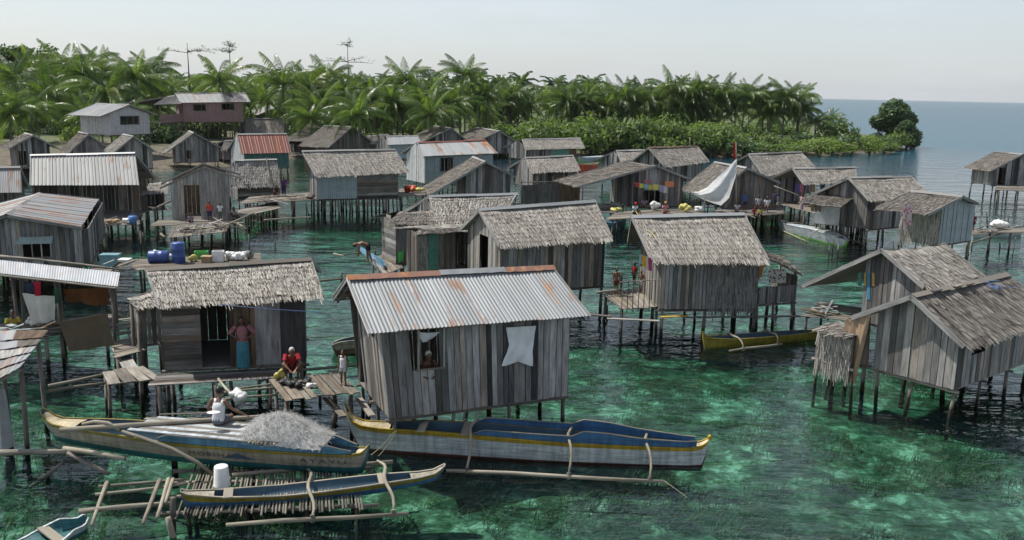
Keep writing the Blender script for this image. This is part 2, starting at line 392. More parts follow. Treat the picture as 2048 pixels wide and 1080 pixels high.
def trunk_mesh(i, h, bend, r0=.17):
    b = MB(); n = 7
    b.tube([Vector((bend*((k/n)**2-1), 0, h*(k/n-1)-(.4 if k == 0 else 0))) for k in range(n+1)], [r0*(1.35 if k == 0 else 1-.4*k/n) for k in range(n+1)], 7)
    return b.mesh('trunk', M['trunk'], True)
TR = {}
def palm(crown, gz, sc=1., nf=17, seed=0, label='', group='', joined=None):
    rr = random.Random(seed)
    h = max(2., crown.z-gz); key = round(h*2)/2
    if key not in TR: TR[key] = trunk_mesh(seed, key, .06*key)
    rz = rr.random()*6.28
    o = empty('coconut_palm', (crown.x, crown.y, crown.z), rz, label, 'palm tree', group)
    o.scale = (sc,)*3
    t = link('trunk', TR[key], o); t.scale = (1/sc,)*3; t.rotation_euler = (0, 0, rr.random()*6)
    if joined is not None:
        c = link('crown', joined[seed % len(joined)], o)
    else:
        for k in range(nf):
            lev = k/nf
            me = FR[[0, 0, 1, 5, 1, 2, 2, 5, 3, 2, 3, 4, 3, 4, 2, 1, 5, 3, 4][int(lev*19)]]
            f = link('frond', me, o); f.rotation_euler = (rr.uniform(-.25, .25), rr.uniform(-.15, .15), k*2.4+rr.uniform(-.3, .3)); s = rr.uniform(.82, 1.1); f.scale = (s, s, s)
    return o
def crown_mesh(seed, seg=20, nf=19, name='crown'):
    b = MB(); rr = random.Random(seed)
    for k in range(nf):
        lift = lerp(1.2, -.15, k/nf); a0 = k*2.4+rr.uniform(-.3, .3); L = rr.uniform(4., 5.2); pts = [Vector((0, 0, 0))]
        dx, dy = math.cos(a0), math.sin(a0); sd = Vector((-dy, dx, 0))
        for j in range(6):
            a = lift-1.35*((j+1)/6)**1.3; pts.append(pts[-1]+Vector((dx*math.cos(a), dy*math.cos(a), math.sin(a)))*(L/6))
        for j in range(seg):
            t = .1+.9*j/(seg-1); x = t*6; i = min(int(x), 5); p = pts[i].lerp(pts[i+1], x-i); d = (pts[i+1]-pts[i]).normalized()
            ll = .35+.6*math.sin(math.pi*min(1, t*.85+.12))
            for sg in (-1, 1):
                e = p+(sd*sg*.75+d*.6+Vector((0, 0, -.75))).normalized()*ll; wv = d*.075
                b.face([p-wv, p+wv, e+wv*.4, e-wv*.4])
        b.tube(pts, [.06, .05, .045, .04, .03, .02, .01], 3, cap=False)
    return b.mesh(name, M['frond'])
CR = [crown_mesh(s) for s in range(5)]
# crown centre pixel, distance, size
near_palms = [(28, 158, 138, 1.3), (95, 190, 134, 1.2), (165, 150, 142, 1.3), (120, 140, 158, 1.2), (215, 190, 136, 1.2), (272, 158, 142, 1.3), (300, 150, 160, 1.2), (70, 150, 150, 1.2), (205, 145, 158, 1.2), (60, 225, 118, .9), (175, 235, 120, .95), (312, 215, 142, 1.), (20, 230, 116, .95), (255, 240, 122, .85),
    (335, 190, 150, 1.05), (440, 165, 140, 1.1), (468, 195, 150, 1.0), (566, 172, 134, 1.15), (535, 205, 145, .9), (620, 175, 142, 1.1), (655, 160, 150, 1.05), (640, 215, 128, .95), (716, 232, 118, .95), (622, 238, 124, .85), (700, 185, 150, 1.0), (750, 190, 148, .95),
    (812, 165, 150, 1.05), (850, 205, 140, 1.1), (862, 232, 128, 1.0), (905, 215, 136, 1.0), (928, 152, 150, .95), (960, 200, 150, 1.0), (782, 205, 136, .9), (985, 215, 142, .9), (1028, 190, 158, .95), (1020, 215, 150, .8),
    (1062, 215, 148, .8), (1135, 200, 148, 1.05), (1155, 215, 152, .8), (1218, 215, 146, 1.05), (1290, 205, 146, 1.15), (1345, 185, 150, 1.15), (1255, 195, 160, 1.), (1400, 190, 155, 1.0), (1445, 190, 152, 1.1), (1385, 215, 150, .9), (1492, 195, 156, 1.0), (1525, 205, 154, .9), (1570, 195, 158, .95), (1600, 225, 160, .8), (1545, 220, 152, .9), (1180, 190, 170, .95), (1660, 240, 163, .62), (1630, 245, 160, .6), (1470, 220, 150, .8), (1320, 225, 150, .8)]
rr = random.Random(31)
for i in range(60):                       # younger palms filling the grove below the tall crowns
    x = rr.uniform(-10, 1610)
    if 190 < x < 600: x += 420
    near_palms.append((x, rr.uniform(190, 242) if x < 800 else rr.uniform(195, 235), rr.uniform(136, 172), rr.uniform(.75, 1.1)))
for i in range(10): near_palms.append((rr.uniform(1000, 1600), rr.uniform(212, 245), rr.uniform(160, 176), rr.uniform(.8, 1.05)))
near_palms.sort()
for i, (x, y, Y, sc) in enumerate(near_palms):
    if x > 980: Y = max(Y, 160)+8
    c = AT((x, y), Y)
    palm(c, 1.2, sc*1.0, 26, i, ordinal(i+1)+' coconut palm from the left in the front row of the shore grove', 'coconut palms along the shore')
mid = []
rr = random.Random(5)
for i in range(70):
    x = rr.uniform(-20, 1590); Y = rr.uniform(175, 260)
    top = 150 if x < 340 else 165 if x < 780 else 178
    mid.append((x, top+rr.uniform(-8, 28)+ (x/1590)*22 + (8 if 340 < x < 420 else 0), Y, rr.uniform(.9, 1.15)))
mid.sort()
for i, (x, y, Y, sc) in enumerate(mid):
    palm(AT((x, y), Y), 1.5, sc, 0, i, ordinal(i+1)+' palm from the left in the second row, behind the front palms', 'coconut palms behind the front row', CR)
def far_wood():
    b = MB(); rr = random.Random(9)
    for i in range(330):
        x = rr.uniform(250, 1560); Y = rr.uniform(300, 620)
        # the wood's top line falls towards the point
        top = 168+ (x-1000)*.035 if x > 1000 else 160
        c = AT((x, top+rr.uniform(-8, 40)), Y); s = rr.uniform(1.0, 1.5)
        for k in range(13):
            lift = lerp(1.25, -.3, k/13); a0 = k*2.4+rr.random(); dx, dy = math.cos(a0), math.sin(a0); sd = Vector((-dy, dx, 0)); p = c.copy(); L = 4.8*s
            for j in range(3):
                a = lift-1.3*((j+.6)/3)**1.3; q = p+Vector((dx*math.cos(a), dy*math.cos(a), math.sin(a)))*(L/3); dn = Vector((0, 0, -.75*s*(1-.25*j)))
                b.face([p, q, q+sd*.65*s+dn, p+sd*.65*s+dn]); b.face([q, p, p-sd*.65*s+dn, q-sd*.65*s+dn]); p = q
        b.tube([c, Vector((c.x+.5, c.y, 1))], .22, 4, cap=False)
    return b.build('far_palm_wood', M['frond'], kind='stuff')
o = far_wood(); tag(o, 'hazy distant wood of coconut palms along the skyline', 'palm wood')
# leaf clumps
def leaf_cloud(b, c, rx, ry, rz, n, size, rr, shell=.55, m=0):
    for _ in range(n):
        while True:
            d = Vector((rr.gauss(0, 1), rr.gauss(0, 1), rr.gauss(0, 1)))
            if d.length > .01: break
        d.normalize(); q = (shell+(1-shell)*rr.random()**.6)
        lump = 1+.22*mnoise.noise(d*2.3+c*.37)
        p = Vector((c.x+d.x*rx*q*lump, c.y+d.y*ry*q*lump, c.z+d.z*rz*q*lump))
        nn = (d*.7+Vector((rr.gauss(0, .5), rr.gauss(0, .5), rr.gauss(.25, .5)))).normalized()
        x = nn.orthogonal().normalized(); y = nn.cross(x); a = rr.random()*6.28; u = x*math.cos(a)+y*math.sin(a); v = nn.cross(u)
        s = size*rr.uniform(.6, 1.3)
        b.face([p-u*s, p-v*s*.45, p+u*s, p+v*s*.45], m=m)
def bush_mesh(seed, n=900, mat='bush', size=.2, name='crown', h=1.):
    b = MB(); rr = random.Random(seed)
    for k in range(9):
        c = Vector((rr.uniform(-1.5, 1.5), rr.uniform(-1.0, 1.0), rr.uniform(.5, 1.5)*h)); s = rr.uniform(.6, 1.05)
        leaf_cloud(b, c, s*1.1, s, s*.85*h, n//9, size, rr, .4)
    return b.mesh(name, M[mat])
def bush_stem(seed):
    b = MB(); rr = random.Random(seed)
    for k in range(6):
        e = Vector((rr.uniform(-1.2, 1.2), rr.uniform(-.8, .8), rr.uniform(.9, 1.7))); b.tube([(0, 0, -.5), e*.5+Vector((0, 0, .1)), e], [.07, .045, .02], 5)
    return b.mesh('stem', M['bark'])
BU = [bush_mesh(s) for s in range(4)]+[bush_mesh(9, 1000, 'lime', .17), bush_mesh(10, 900, 'mang', .2)]; BS = bush_stem(3)
def bush(c, sx, sz, k, rz, label, group='shore bushes'):
    o = empty('bush', c, rz, label, 'bush', group); o.scale = (sx, sx, sz)
    link('crown', BU[k], o); link('stem', BS, o); return o
bl = []
rr = random.Random(21)
for i in range(46):
    x = lerp(1000, 1790, i/45)+rr.uniform(-8, 8); row = i % 2
    y = lerp(302, 309, min(1, (x-1000)/450)) if x < 1500 else lerp(309, 303, (x-1500)/300)
    bl.append((x, y-row*7-rr.uniform(0, 3), rr.uniform(1.5, 2.6)*(1 if x < 1500 else .8), rr.uniform(1.3, 2.9)*(1 if x < 1330 else .85 if x < 1500 else .55), rr.choice([0, 1, 2, 3, 0, 4, 4, 5])))
for i in range(30): bl.append((rr.uniform(-10, 640), rr.uniform(262, 298), rr.uniform(.9, 1.7), rr.uniform(.9, 1.7), rr.choice([0, 1, 2, 5, 5, 3, 4])))
for i in range(24): bl.append((rr.uniform(1000, 1600), rr.uniform(270, 282), rr.uniform(1.6, 2.4), rr.uniform(1.4, 2.2), rr.choice([0, 2, 5, 5, 3])))
for i in range(36): bl.append((rr.uniform(-10, 1000), rr.uniform(262, 276), rr.uniform(1.6, 2.4), rr.uniform(1.6, 2.6), rr.choice([0, 1, 2, 5, 5, 3])))
for x, y, s, h, k in ((1668, 292, 2.0, 2.4, 0), (1560, 300, 1.4, 1.0, 1), (905, 300, 1.6, 1.4, 1), (760, 296, 1.5, 1.3, 2), (960, 298, 1.6, 1.4, 0), (840, 296, 1.5, 1.3, 1), (1745, 293, 1.8, 1.05, 4), (1765, 296, 1.4, .9, 0), (680, 296, 1.3, 1.1, 3), (52, 268, 1.5, 1.4, 2), (150, 268, 1.3, 1.1, 4), (640, 268, 1.6, 1.5, 1), (420, 262, 1.6, 1.4, 4), (520, 255, 1.8, 1.8, 1), (345, 250, 1.5, 1.3, 2)):
    bl.append((x, y, s, h, k))
bl.sort()
for i, (x, y, s, h, k) in enumerate(bl):
    bush(G((x, y), .5)-Vector((0, 0, .1)), s, h, k, R.random()*6, ordinal(i+1)+' leafy bush from the left along the shore', 'shore bushes')
def tree(name, label, base, H, blobs, mat, size, n, trunk_r=.2, seed=1, cat='tree', group=None):
    o = empty(name, base, 0, label, cat, group); rr = random.Random(seed); b = MB(); t = MB()
    top = Vector((0, 0, H*.45)); t.tube([(0, 0, -.6), (0.1, 0, H*.2), top], [trunk_r*1.3, trunk_r, trunk_r*.8], 8)
    for (x, y, z, r) in blobs:
        c = Vector((x, y, z)); leaf_cloud(b, c, r*1.08, r, r*.8, n, size, rr, .45); t.tube([top, top.lerp(c, .5)+Vector((0, 0, .1*r)), c], [trunk_r*.55, trunk_r*.3, .03], 5)
    t.build('trunk', M['bark'], o, True); b.build('crown', M[mat], o); return o
bz = G((1782, 290), .4)
rr = random.Random(3)
tree('mangrove_tree', 'dense dark round mangrove tree at the tip of the point', bz, 9., [(rr.uniform(-2.6, 2.6), rr.uniform(-2, 2), rr.uniform(2.2, 6.6), rr.uniform(1.5, 2.2)) for _ in range(20)]+[(rr.uniform(-3.4, 3.4), rr.uniform(-2, 0), rr.uniform(.6, 2.4), 1.5) for _ in range(8)]+[(0, 0, 7.6, 1.7), (-1.2, 0, 7.0, 1.6), (1.4, 0, 6.8, 1.6), (-3.2, 0, 4.6, 1.4), (3.2, 0, 4.6, 1.4)], 'mang', .36, 430, .3)
bz = G((1812, 296), .3)
tree('mangrove_tree', 'low mangrove leaning over the water beside the round tree', bz, 5., [(rr.uniform(-1.2, 1.6), rr.uniform(-1, 1), rr.uniform(1., 4.2), rr.uniform(1., 1.5)) for _ in range(9)], 'mang', .32, 360, .2)
bz = AT((48, 112), 190)
tree('rain_tree', 'broad dark crowned tree rising above the palms at far left', Vector((bz.x, bz.y, 1.5)), 22., [(rr.uniform(-6.5, 5.5), rr.uniform(-3, 3), bz.z-1.5+rr.uniform(-3.5, 1.2), rr.uniform(1.5, 2.4)) for _ in range(18)], 'leafy', .42, 200, .4)
for (x, y, Y, lb, s) in ((905, 185, 148, 'bright green feathery tree among the palms in the middle', 1.), (1370, 180, 172, 'light green leafy tree behind the palms right of the middle', 1.1), (425, 190, 160, 'yellow green leafy tree behind the pink house', 1.), (500, 185, 165, 'small leafy tree right of the pink house roof', .8), (700, 205, 160, 'leafy tree mixed with palms left of the middle', .9), (1160, 185, 185, 'dull green tree between two palms at the centre right', .8)):
    c = AT((x, y), Y)
    tree('broadleaf_tree', lb, Vector((c.x, c.y, 1.4)), c.z, [(rr.uniform(-3, 3)*s, rr.uniform(-2, 2)*s, c.z-1.5+rr.uniform(-2.6, 1.8)*s, rr.uniform(1.1, 1.7)*s) for _ in range(13)], 'lime' if x < 1300 and x != 700 else 'leafy', .27, 190, .2)
def kapok(x, ytop, Y, tiers, lb, seed):
    rr = random.Random(seed); c = AT((x, ytop), Y); o = empty('kapok_tree', (c.x, c.y, 1.4), 0, lb, 'tree', 'bare tiered trees on the skyline'); H = c.z-1.4
    t = MB(); t.tube([(0, 0, -.5), (.1, 0, H*.5), (0, 0, H)], [.2, .15, .04], 6); t.build('trunk', M['bark'], o); lv = MB(); k = 0
    for (yy, hw) in tiers:
        z = AT((x, yy), Y).z-1.4
        for a in range(5):
            an = a*1.26+rr.random()*.7+k; k += .4; l = hw*Y/FP*rr.uniform(.45, 1.15); e = Vector((math.cos(an)*l, math.sin(an)*l, rr.uniform(-.2, .7))); z += rr.uniform(-.25, .25)
            b = MB(); b.tube([(0, 0, z), Vector((0, 0, z))+e*.5+Vector((0, 0, .12)), Vector((0, 0, z))+e], [.07, .045, .015], 4)
            for q in range(5):
                p = Vector((0, 0, z))+e*(.3+.16*q); b.tube([p, p+Vector((rr.uniform(-.8, .8), rr.uniform(-.8, .8), rr.uniform(.0, .6)))], [.03, .01], 3)
                leaf_cloud(lv, p+Vector((rr.uniform(-.4, .4), 0, rr.uniform(-.1, .6))), .5, .5, .25, 5, .14, rr, .2)
            b.build('branch', M['bark'], o)
    lv.build('leaves', M['leafy'], o)
kapok(374, 86, 165, [(102, 64)], 'bare tree with a wide flat tier of branches behind the pink house', 1)
kapok(458, 85, 170, [(90, 14), (104, 24)], 'bare tiered tree just right of the widest one on the skyline', 2)
kapok(695, 90, 170, [(93, 14), (124, 60)], 'bare branched tree above the palms left of the middle', 4)
# ============================================================ building kit
def plank(b, p0, p1, zb, za, zc, n, th, off):
    """upright plank: foot p0-p1 at zb, top corners za (over p0) and zc (over p1); n = outward normal"""
    o = n*off; q = n*(off-th)
    P = lambda p, z, d: Vector((p[0].x+(p[1].x-p[0].x)*z[1]+d.x, p[0].y+(p[1].y-p[0].y)*z[1]+d.y, z[0]))
    b.hexa([P(p0, zb, o), P(p1, zb, o), P(p1, zb, q), P(p0, zb, q), P(p0, za, o), P(p1, zc, o), P(p1, zc, q), P(p0, za, q)])
def wall(root, b0, b1, t0, t1, zb, ztop, top, segs, opens=(), near=False, pw=.19, ragged=.03):
    """b0,b1 foot ends, t0,t1 top ends (local 2-D); top(s) height at fraction s; segs [(f0,f1,style,mat)]; opens [(s0,s1,z0,z1)] in metres along the wall"""
    b0, b1, t0, t1 = [Vector((p[0], p[1], 0)) for p in (b0, b1, t0, t1)]
    L = (b1-b0).length; d = (b1-b0)/L; n = Vector((d.y, -d.x, 0))
    col = lambda s: (b0.lerp(b1, s), t0.lerp(t1, s))
    fr = lambda z: (z, min(1.2, max(-.1, (z-zb)/(ztop-zb))))
    for f0, f1, style, mat in segs:
        if style == 'open': continue
        J = MB()
        if near and style != 'thatch':     # battens behind carry the boards
            wf = MB()
            for v in (.06, .5, .93):
                zz_ = lerp(zb, min(top(f0), top(f1)), v); A_ = col(f0); C_ = col(f1); fv = fr(zz_)[1]; a_ = A_[0].lerp(A_[1], fv)-n*.06; c_ = C_[0].lerp(C_[1], fv)-n*.06; a_.z = c_.z = zz_; hits = [o for o in opens if o[2] < zz_ < o[3]]
                if not hits: wf.beam(a_, c_, .04, .06)
            wpar = wf.build('wall', M['woodd'], root)
        def out(bb, nm):
            if near: bb.build(nm, M[mat], wpar)
        if style == 'planks':
            s = f0*L
            while s < f1*L-.02:
                wd = min(pw*R.uniform(.8, 1.2), f1*L-s); s1 = s+wd-.016
                if f1*L-s-wd < pw*.35: s1 = f1*L-.002; wd = f1*L-s
                sc = (s+s1)/2; z0 = zb-R.uniform(0, ragged); parts = [(z0, None)]
                for (o0, o1, oz0, oz1) in opens:
                    if o0 < sc < o1: parts = ([(z0, oz0)] if oz0 > z0+.05 else [])+([(oz1, None)] if oz1 < top(sc/L)-.05 else [])
                off = R.uniform(.0, .032)
                for (za, zt) in parts:
                    bb = MB() if near else J
                    zA = top(s/L) if zt is None else zt; zC = top(s1/L) if zt is None else zt
                    if min(zA, zC) <= za+.02: zA = max(zA, za+.03); zC = max(zC, za+.03)
                    plank(bb, col(s/L), col(s1/L), fr(za), fr(zA), fr(zC), n, .022, off)
                    out(bb, 'plank')
                s += wd
        elif style == 'boards':
            z = zb
            while z < max(top(f0), top(f1), top((f0+f1)/2))-.02:
                h = pw*R.uniform(.85, 1.2); z1 = z+h-.006
                runs = [(f0*L, f1*L)]
                for (o0, o1, oz0, oz1) in opens:
                    if oz0 < (z+z1)/2 < oz1:
                        nr = []
                        for a, c in runs:
                            if o0 > a: nr.append((a, min(c, o0)))
                            if o1 < c: nr.append((max(a, o1), c))
                        runs = [q for q in nr if q[1]-q[0] > .05]
                # clip under the roof
                for a, c in runs:
                    k = 24; ok = [i for i in range(k+1) if top(lerp(a, c, i/k)/L) > z1-.03]
                    if len(ok) < 2: continue
                    a, c = lerp(a, c, ok[0]/k), lerp(a, c, ok[-1]/k)
                    bb = MB() if near else J; off = R.uniform(0, .02)
                    P = lambda s, zz, e: Vector((lerp(col(s/L)[0].x, col(s/L)[1].x, fr(zz)[1])+n.x*e, lerp(col(s/L)[0].y, col(s/L)[1].y, fr(zz)[1])+n.y*e, zz))
                    bb.hexa([P(a, z, off), P(a, z, off-.02), P(a, z1, off-.02), P(a, z1, off), P(c, z, off), P(c, z, off-.02), P(c, z1, off-.02), P(c, z1, off)])
                    out(bb, 'board')
                z += h
        elif style in ('mat', 'sheet'):
            cuts = sorted({f0*L, f1*L}|{min(max(x, f0*L), f1*L) for o in opens for x in o[:2]})
            for a, c in zip(cuts[:-1], cuts[1:]):
                if c-a < .02: continue
                np_ = max(1, round((c-a)/.9)) if style == 'mat' else 1
                for k in range(np_):
                    s0, s1 = lerp(a, c, k/np_), lerp(a, c, (k+1)/np_); sc = (s0+s1)/2; sp = [(zb, None)]
                    for (o0, o1, oz0, oz1) in opens:
                        if o0 < sc < o1: sp = ([(zb, oz0)] if oz0 > zb+.05 else [])+[(oz1, None)]
                    for za, zt in sp:
                        zA = top(s0/L) if zt is None else zt; zC = top(s1/L) if zt is None else zt
                        if min(zA, zC) < za+.03: continue
                        bb = MB() if near else J
                        plank(bb, col(s0/L), col(s1/L), fr(za), fr(zA), fr(zC), n, .015, R.uniform(0, .015)); out(bb, 'panel')
        elif style == 'thatch':
            q = [col(f0)[0].lerp(col(f0)[1], 0), col(f1)[0], col(f1)[1], col(f0)[1]]
            e0 = Vector((q[0].x, q[0].y, zb)); e1 = Vector((q[1].x, q[1].y, zb)); r1 = Vector((q[2].x, q[2].y, min(top(f1), top(f0)))); r0 = Vector((q[3].x, q[3].y, min(top(f0), top(f1))))
            thatch_slope(root, e0, e1, r1, r0, mat, near, .36, .04, 'thatch_panel', .035, 1.5)
        if J.f: J.build('wall', M[mat], root)
def thatch_slope(root, e0, e1, r1, r0, mat='thatch', near=False, row=.25, bw=.03, name='thatch_row', lift=.06, ov=1.75, seed=0, lining=True, sag=.05):
    e0, e1, r1, r0 = map(Vector, (e0, e1, r1, r0))
    n = (e1-e0).cross(r0-e0).normalized()
    if n.z < 0 or (abs(n.z) < .05 and n.y > 0): n = -n
    sd = R.random()*50
    def P(u, v):
        p = e0.lerp(e1, u).lerp(r0.lerp(r1, u), v)
        return p+n*(mnoise.noise(Vector((u*5+sd, v*3, sd)))*sag)-Vector((0, 0, sag*1.2*math.sin(math.pi*min(1, max(0, u)))*v))
    SL = ((r0-e0).length+(r1-e1).length)/2; LE = (e1-e0).length
    nr = max(2, round(SL/row)); J = MB(); N = max(6, int(LE/bw))
    if lining:
        b = MB(); k = 8
        for dz in (0., -.05): b.grid([[P(i/k, j/4)+n*dz for i in range(k+1)] for j in range(5)])
        root = b.build('roof' if name == 'thatch_row' else 'thatch_wall', M['thatchd'], root)
    for j in range(nr+1):
        vt = min(1., (j+1)/nr)+(.0 if j < nr else .01)
        b = MB() if near else J
        rowj = R.uniform(-.02, .02); gap = R.random()*N
        for i in range(int(N*1.7)):
            u = (i+R.random())/(N*1.7)
            if R.random() < .05+ (.25 if abs(i-gap*1.7) < 2.5 else 0): continue
            ln = row*ov*R.uniform(.8, 1.15)*(1. if R.random() > .03 else 1.4)
            v1 = vt-ln/SL
            if j == 0: v1 = min(v1, -.02)+R.uniform(-.35, .1)*row/SL
            wv = bw*R.uniform(.6, 1.25)/LE*.5; tw = R.gauss(0, .3)*bw/LE*2
            l0 = .012+R.random()*.012; l1 = lift*R.uniform(.55, 1.25)
            dn = Vector((0, 0, -.03)) if v1 < 0 else Vector((0, 0, 0))
            c0 = min(max(u, .004), .996); c1 = min(max(u+tw, -.012), 1.012)
            b.face([P(c0-wv, vt)+n*l0, P(c0+wv, vt)+n*l0, P(c1+wv*.75, v1)+n*(l1+R.uniform(-.012, .012))+dn, P(c1-wv*.75, v1)+n*l1+dn], [(0, 0), (bw, 0), (bw, ln), (0, ln)])
        if near: b.build(name, M[mat], root)
    if not near: J.build('thatch', M[mat], root)
def tin_slope(root, e0, e1, r1, r0, mat='tin', sheet=.8, rib='wave', name='roof_sheet', lift=.02):
    e0, e1, r1, r0 = map(Vector, (e0, e1, r1, r0)); n = (e1-e0).cross(r0-e0).normalized()
    if n.z < 0: n = -n
    LE = (e1-e0).length; SL = (r0-e0).length; ns = max(1, round(LE/sheet))
    fr_ = MB()
    for v in (.04, .35, .66, .96): fr_.beam(e0.lerp(r0, v)-n*.035, e1.lerp(r1, v)-n*.035, .05, .05)
    for u in (.02, .34, .66, .98): fr_.beam(e0.lerp(e1, u)-n*.09, r0.lerp(r1, u)-n*.09, .05, .06)
    root = fr_.build('roof', M['woodd'], root)
    for k in range(ns):
        b = MB(); u0 = k/ns-.006; u1 = (k+1)/ns+.006; W_ = (u1-u0)*LE
        nw = max(2, round(W_/(.105 if rib == 'wave' else .24))); per = 6; up = .006*(k % 2)+R.uniform(0, .006)
        tl = R.uniform(-.03, .03)/SL; rows = []; uvs = []
        for j in range(3):
            v = lerp(-.0+tl*.6, 1., j/2); rw = []; ru = []
            for i in range(nw*per+1):
                u = lerp(u0, u1, i/(nw*per)); ph = i/per
                hgt = .013*math.sin(2*math.pi*ph) if rib == 'wave' else (.03 if i % per in (0, 1) else 0.)
                rw.append(e0.lerp(e1, u).lerp(r0.lerp(r1, u), v)+n*(hgt+lift+up-.006*math.sin(j*1.57))); ru.append((u*LE, v*SL))
            rows.append(rw); uvs.append(ru)
        b.grid(rows, uv=uvs); b.build(name, M[mat], root, smooth=(rib == 'wave'))
def stilts(root, x0, x1, y0, y1, zf, nx, ny, r=.065, z0=-1.25, brace=True):
    for i in range(nx):
        for j in range(ny):
            x = lerp(x0, x1, i/max(1, nx-1))+R.uniform(-.08, .08); y = lerp(y0, y1, j/max(1, ny-1))+R.uniform(-.08, .08); b = MB(); q = r*R.uniform(.75, 1.25)
            dx, dy = R.uniform(-.14, .14), R.uniform(-.14, .14)
            b.tube([(x+dx, y+dy, z0), (x+dx*.4+R.uniform(-.03, .03), y+dy*.4, lerp(z0, zf, .55)), (x, y, zf-.02)], [q*1.1, q, q*.9], 7); b.build('stilt', M['stilt'], root, True)
    b = MB()
    for j in range(ny):
        y = lerp(y0, y1, j/max(1, ny-1)); b.tube([(x0-.2, y, zf-.1), (x1+.2, y, zf-.1)], .05, 6)
    b.build('girder', M['pole'], root)
class House: pass
DBG = []
def house(name, label, A, B, zf, W, E1, E2, R1, R2=None, ridge='x', Rfar=None, dirz=None, oh=.35, ohb=None, roof='thatch', rmat=None, near=False, front=None, left=None, right=None, back=None,
          win=(), winl=(), winr=(), cap='barge', barge='barge', nst=None, lean=0., stilt=True, pw=.19, row=.27, bw=None, cat='house', group='village huts', Eb=None, floor=True, rib='wave', sheet=.8, z0=-1.25):
    ohb = oh if ohb is None else ohb
    if bw is None: bw = .019 if near else .036
    a = G(A, zf); b_ = G(B, zf)
    if dirz:                                # heading from the direction of the ridge
        p = G(R1, dirz); q = G(Rfar, dirz); v = (q-p); v.z = 0; v.normalize(); ex = Vector((v.y, -v.x, 0))
        # end of the gable wall: the point along ex seen at pixel column B
        lo, hi = .3, 14
        for _ in range(40):
            mid_ = (lo+hi)/2; P = a+ex*mid_-CAM; px_ = 1024+FP*P.dot(_X)/P.dot(_f)
            if px_ < B[0]: lo = mid_
            else: hi = mid_
        L = lo
    else:
        ex = b_-a; L = ex.length; ex = ex/L
    ey = Vector((-ex.y, ex.x, 0)); ang = math.atan2(ex.y, ex.x)
    root = empty(name, (a.x, a.y, 0), ang, label, cat, group)
    def onp(q, off, n=ey):
        w_ = VP(q, a+n*off, n)-a; return w_
    h = House(); h.root = root; h.L = L; h.W = W; h.zf = zf; h.a = a; h.ex = ex; h.ey = ey
    loc = lambda P: Vector(((P-a).dot(ex), (P-a).dot(ey), P.z))
    h.loc = loc
    if ridge == 'x':
        c = [onp(E1, -oh), onp(E2, -oh), onp(R1, W/2), onp(R2, W/2)]
        (xe0, ze0), (xe1, ze1), (xr0, zr0), (xr1, zr1) = [(v.dot(ex), v.z+zf) for v in c]
        if Eb is None: zb0, zb1 = ze0, ze1
        else: zb0 = zb1 = Eb
        def rz(x, y):
            t = min(1, max(0, (x+.2)/(L+.4)))
            if y <= W/2: return lerp(lerp(ze0, ze1, t), lerp(zr0, zr1, t), (y+oh)/(W/2+oh))
            return lerp(lerp(zr0, zr1, t), lerp(zb0, zb1, t), (y-W/2)/(W/2+ohb))
        F = [Vector((xe0, -oh, ze0)), Vector((xe1, -oh, ze1)), Vector((xr1, W/2, zr1)), Vector((xr0, W/2, zr0))]
        Bk = [Vector((xe0, W+ohb, zb0)), Vector((xe1, W+ohb, zb1)), Vector((xr1, W/2, zr1)), Vector((xr0, W/2, zr0))]
        h.apex = [F[3], F[2]]
    else:
        c = [onp(E1, -oh), onp(E2, -oh), onp(R1, -oh)]
        (xe0, ze0), (xe1, ze1), (xr0, zr0) = [(v.dot(ex), v.z+zf) for v in c]; zr1 = zr0; xr1 = xr0
        if Rfar is not None:
            v = onp(Rfar, xr0, ex); W = max(1.5, v.dot(ey)-ohb); zr1 = lerp(zr0, v.z+zf, 1.) if abs(v.z+zf-zr0) < .6 else zr0; h.W = W
        def rz(x, y):
            t = (y+oh)/(W+oh+ohb); z = lerp(zr0, zr1, t)
            if x <= xr0: return lerp(ze0, z, (x-xe0)/(xr0-xe0))
            return lerp(z, ze1, (x-xr0)/(xe1-xr0))
        F = [Vector((xe0, W+ohb, ze0)), Vector((xe0, -oh, ze0)), Vector((xr0, -oh, zr0)), Vector((xr1, W+ohb, zr1))]
        Bk = [Vector((xe1, -oh, ze1)), Vector((xe1, W+ohb, ze1)), Vector((xr1, W+ohb, zr1)), Vector((xr0, -oh, zr0))]
        h.apex = [F[2], F[3]]
    h.rz = rz; h.F = F; h.Bk = Bk
    DBG.append((name, label[:30], tuple(round(v, 1) for v in (a.x, a.y)), 'head', round(math.degrees(ang)), 'L', round(L, 2), 'W', round(W, 2), 'wall', round(rz(0, 0)-zf, 2), round(rz(L, 0)-zf, 2), 'ridge', round(zr0, 2), round(zr1, 2), 'eaves', round(ze0, 2), round(ze1, 2)))
    # walls
    ztop = rz(L/2, 0)
    def opx(rects, wallname):
        o = []
        for (x0, y0, x1, y1) in rects:
            if wallname == 'front':
                p = onp((x0, (y0+y1)/2), 0); q = onp((x1, (y0+y1)/2), 0); s0, s1 = p.dot(ex), q.dot(ex); m_ = (x0+x1)/2; za = onp((m_, y1), 0).z+zf; zb_ = onp((m_, y0), 0).z+zf
            else:
                off = 0 if wallname == 'left' else L
                p = onp((x0, (y0+y1)/2), off, ex); q = onp((x1, (y0+y1)/2), off, ex); s0, s1 = sorted((p.dot(ey), q.dot(ey))); m_ = (x0+x1)/2
                za = onp((m_, y1), off, ex).z+zf; zb_ = onp((m_, y0), off, ex).z+zf
                if wallname == 'left': s0, s1 = W-s1, W-s0
            o.append((s0, s1, za, zb_))
        return o
    g = .05
    if front: wall(root, (0, 0), (L, 0), (-lean, 0), (L, 0), zf, ztop, lambda s: rz(s*L, 0)-g, front, opx(win, 'front'), near, pw)
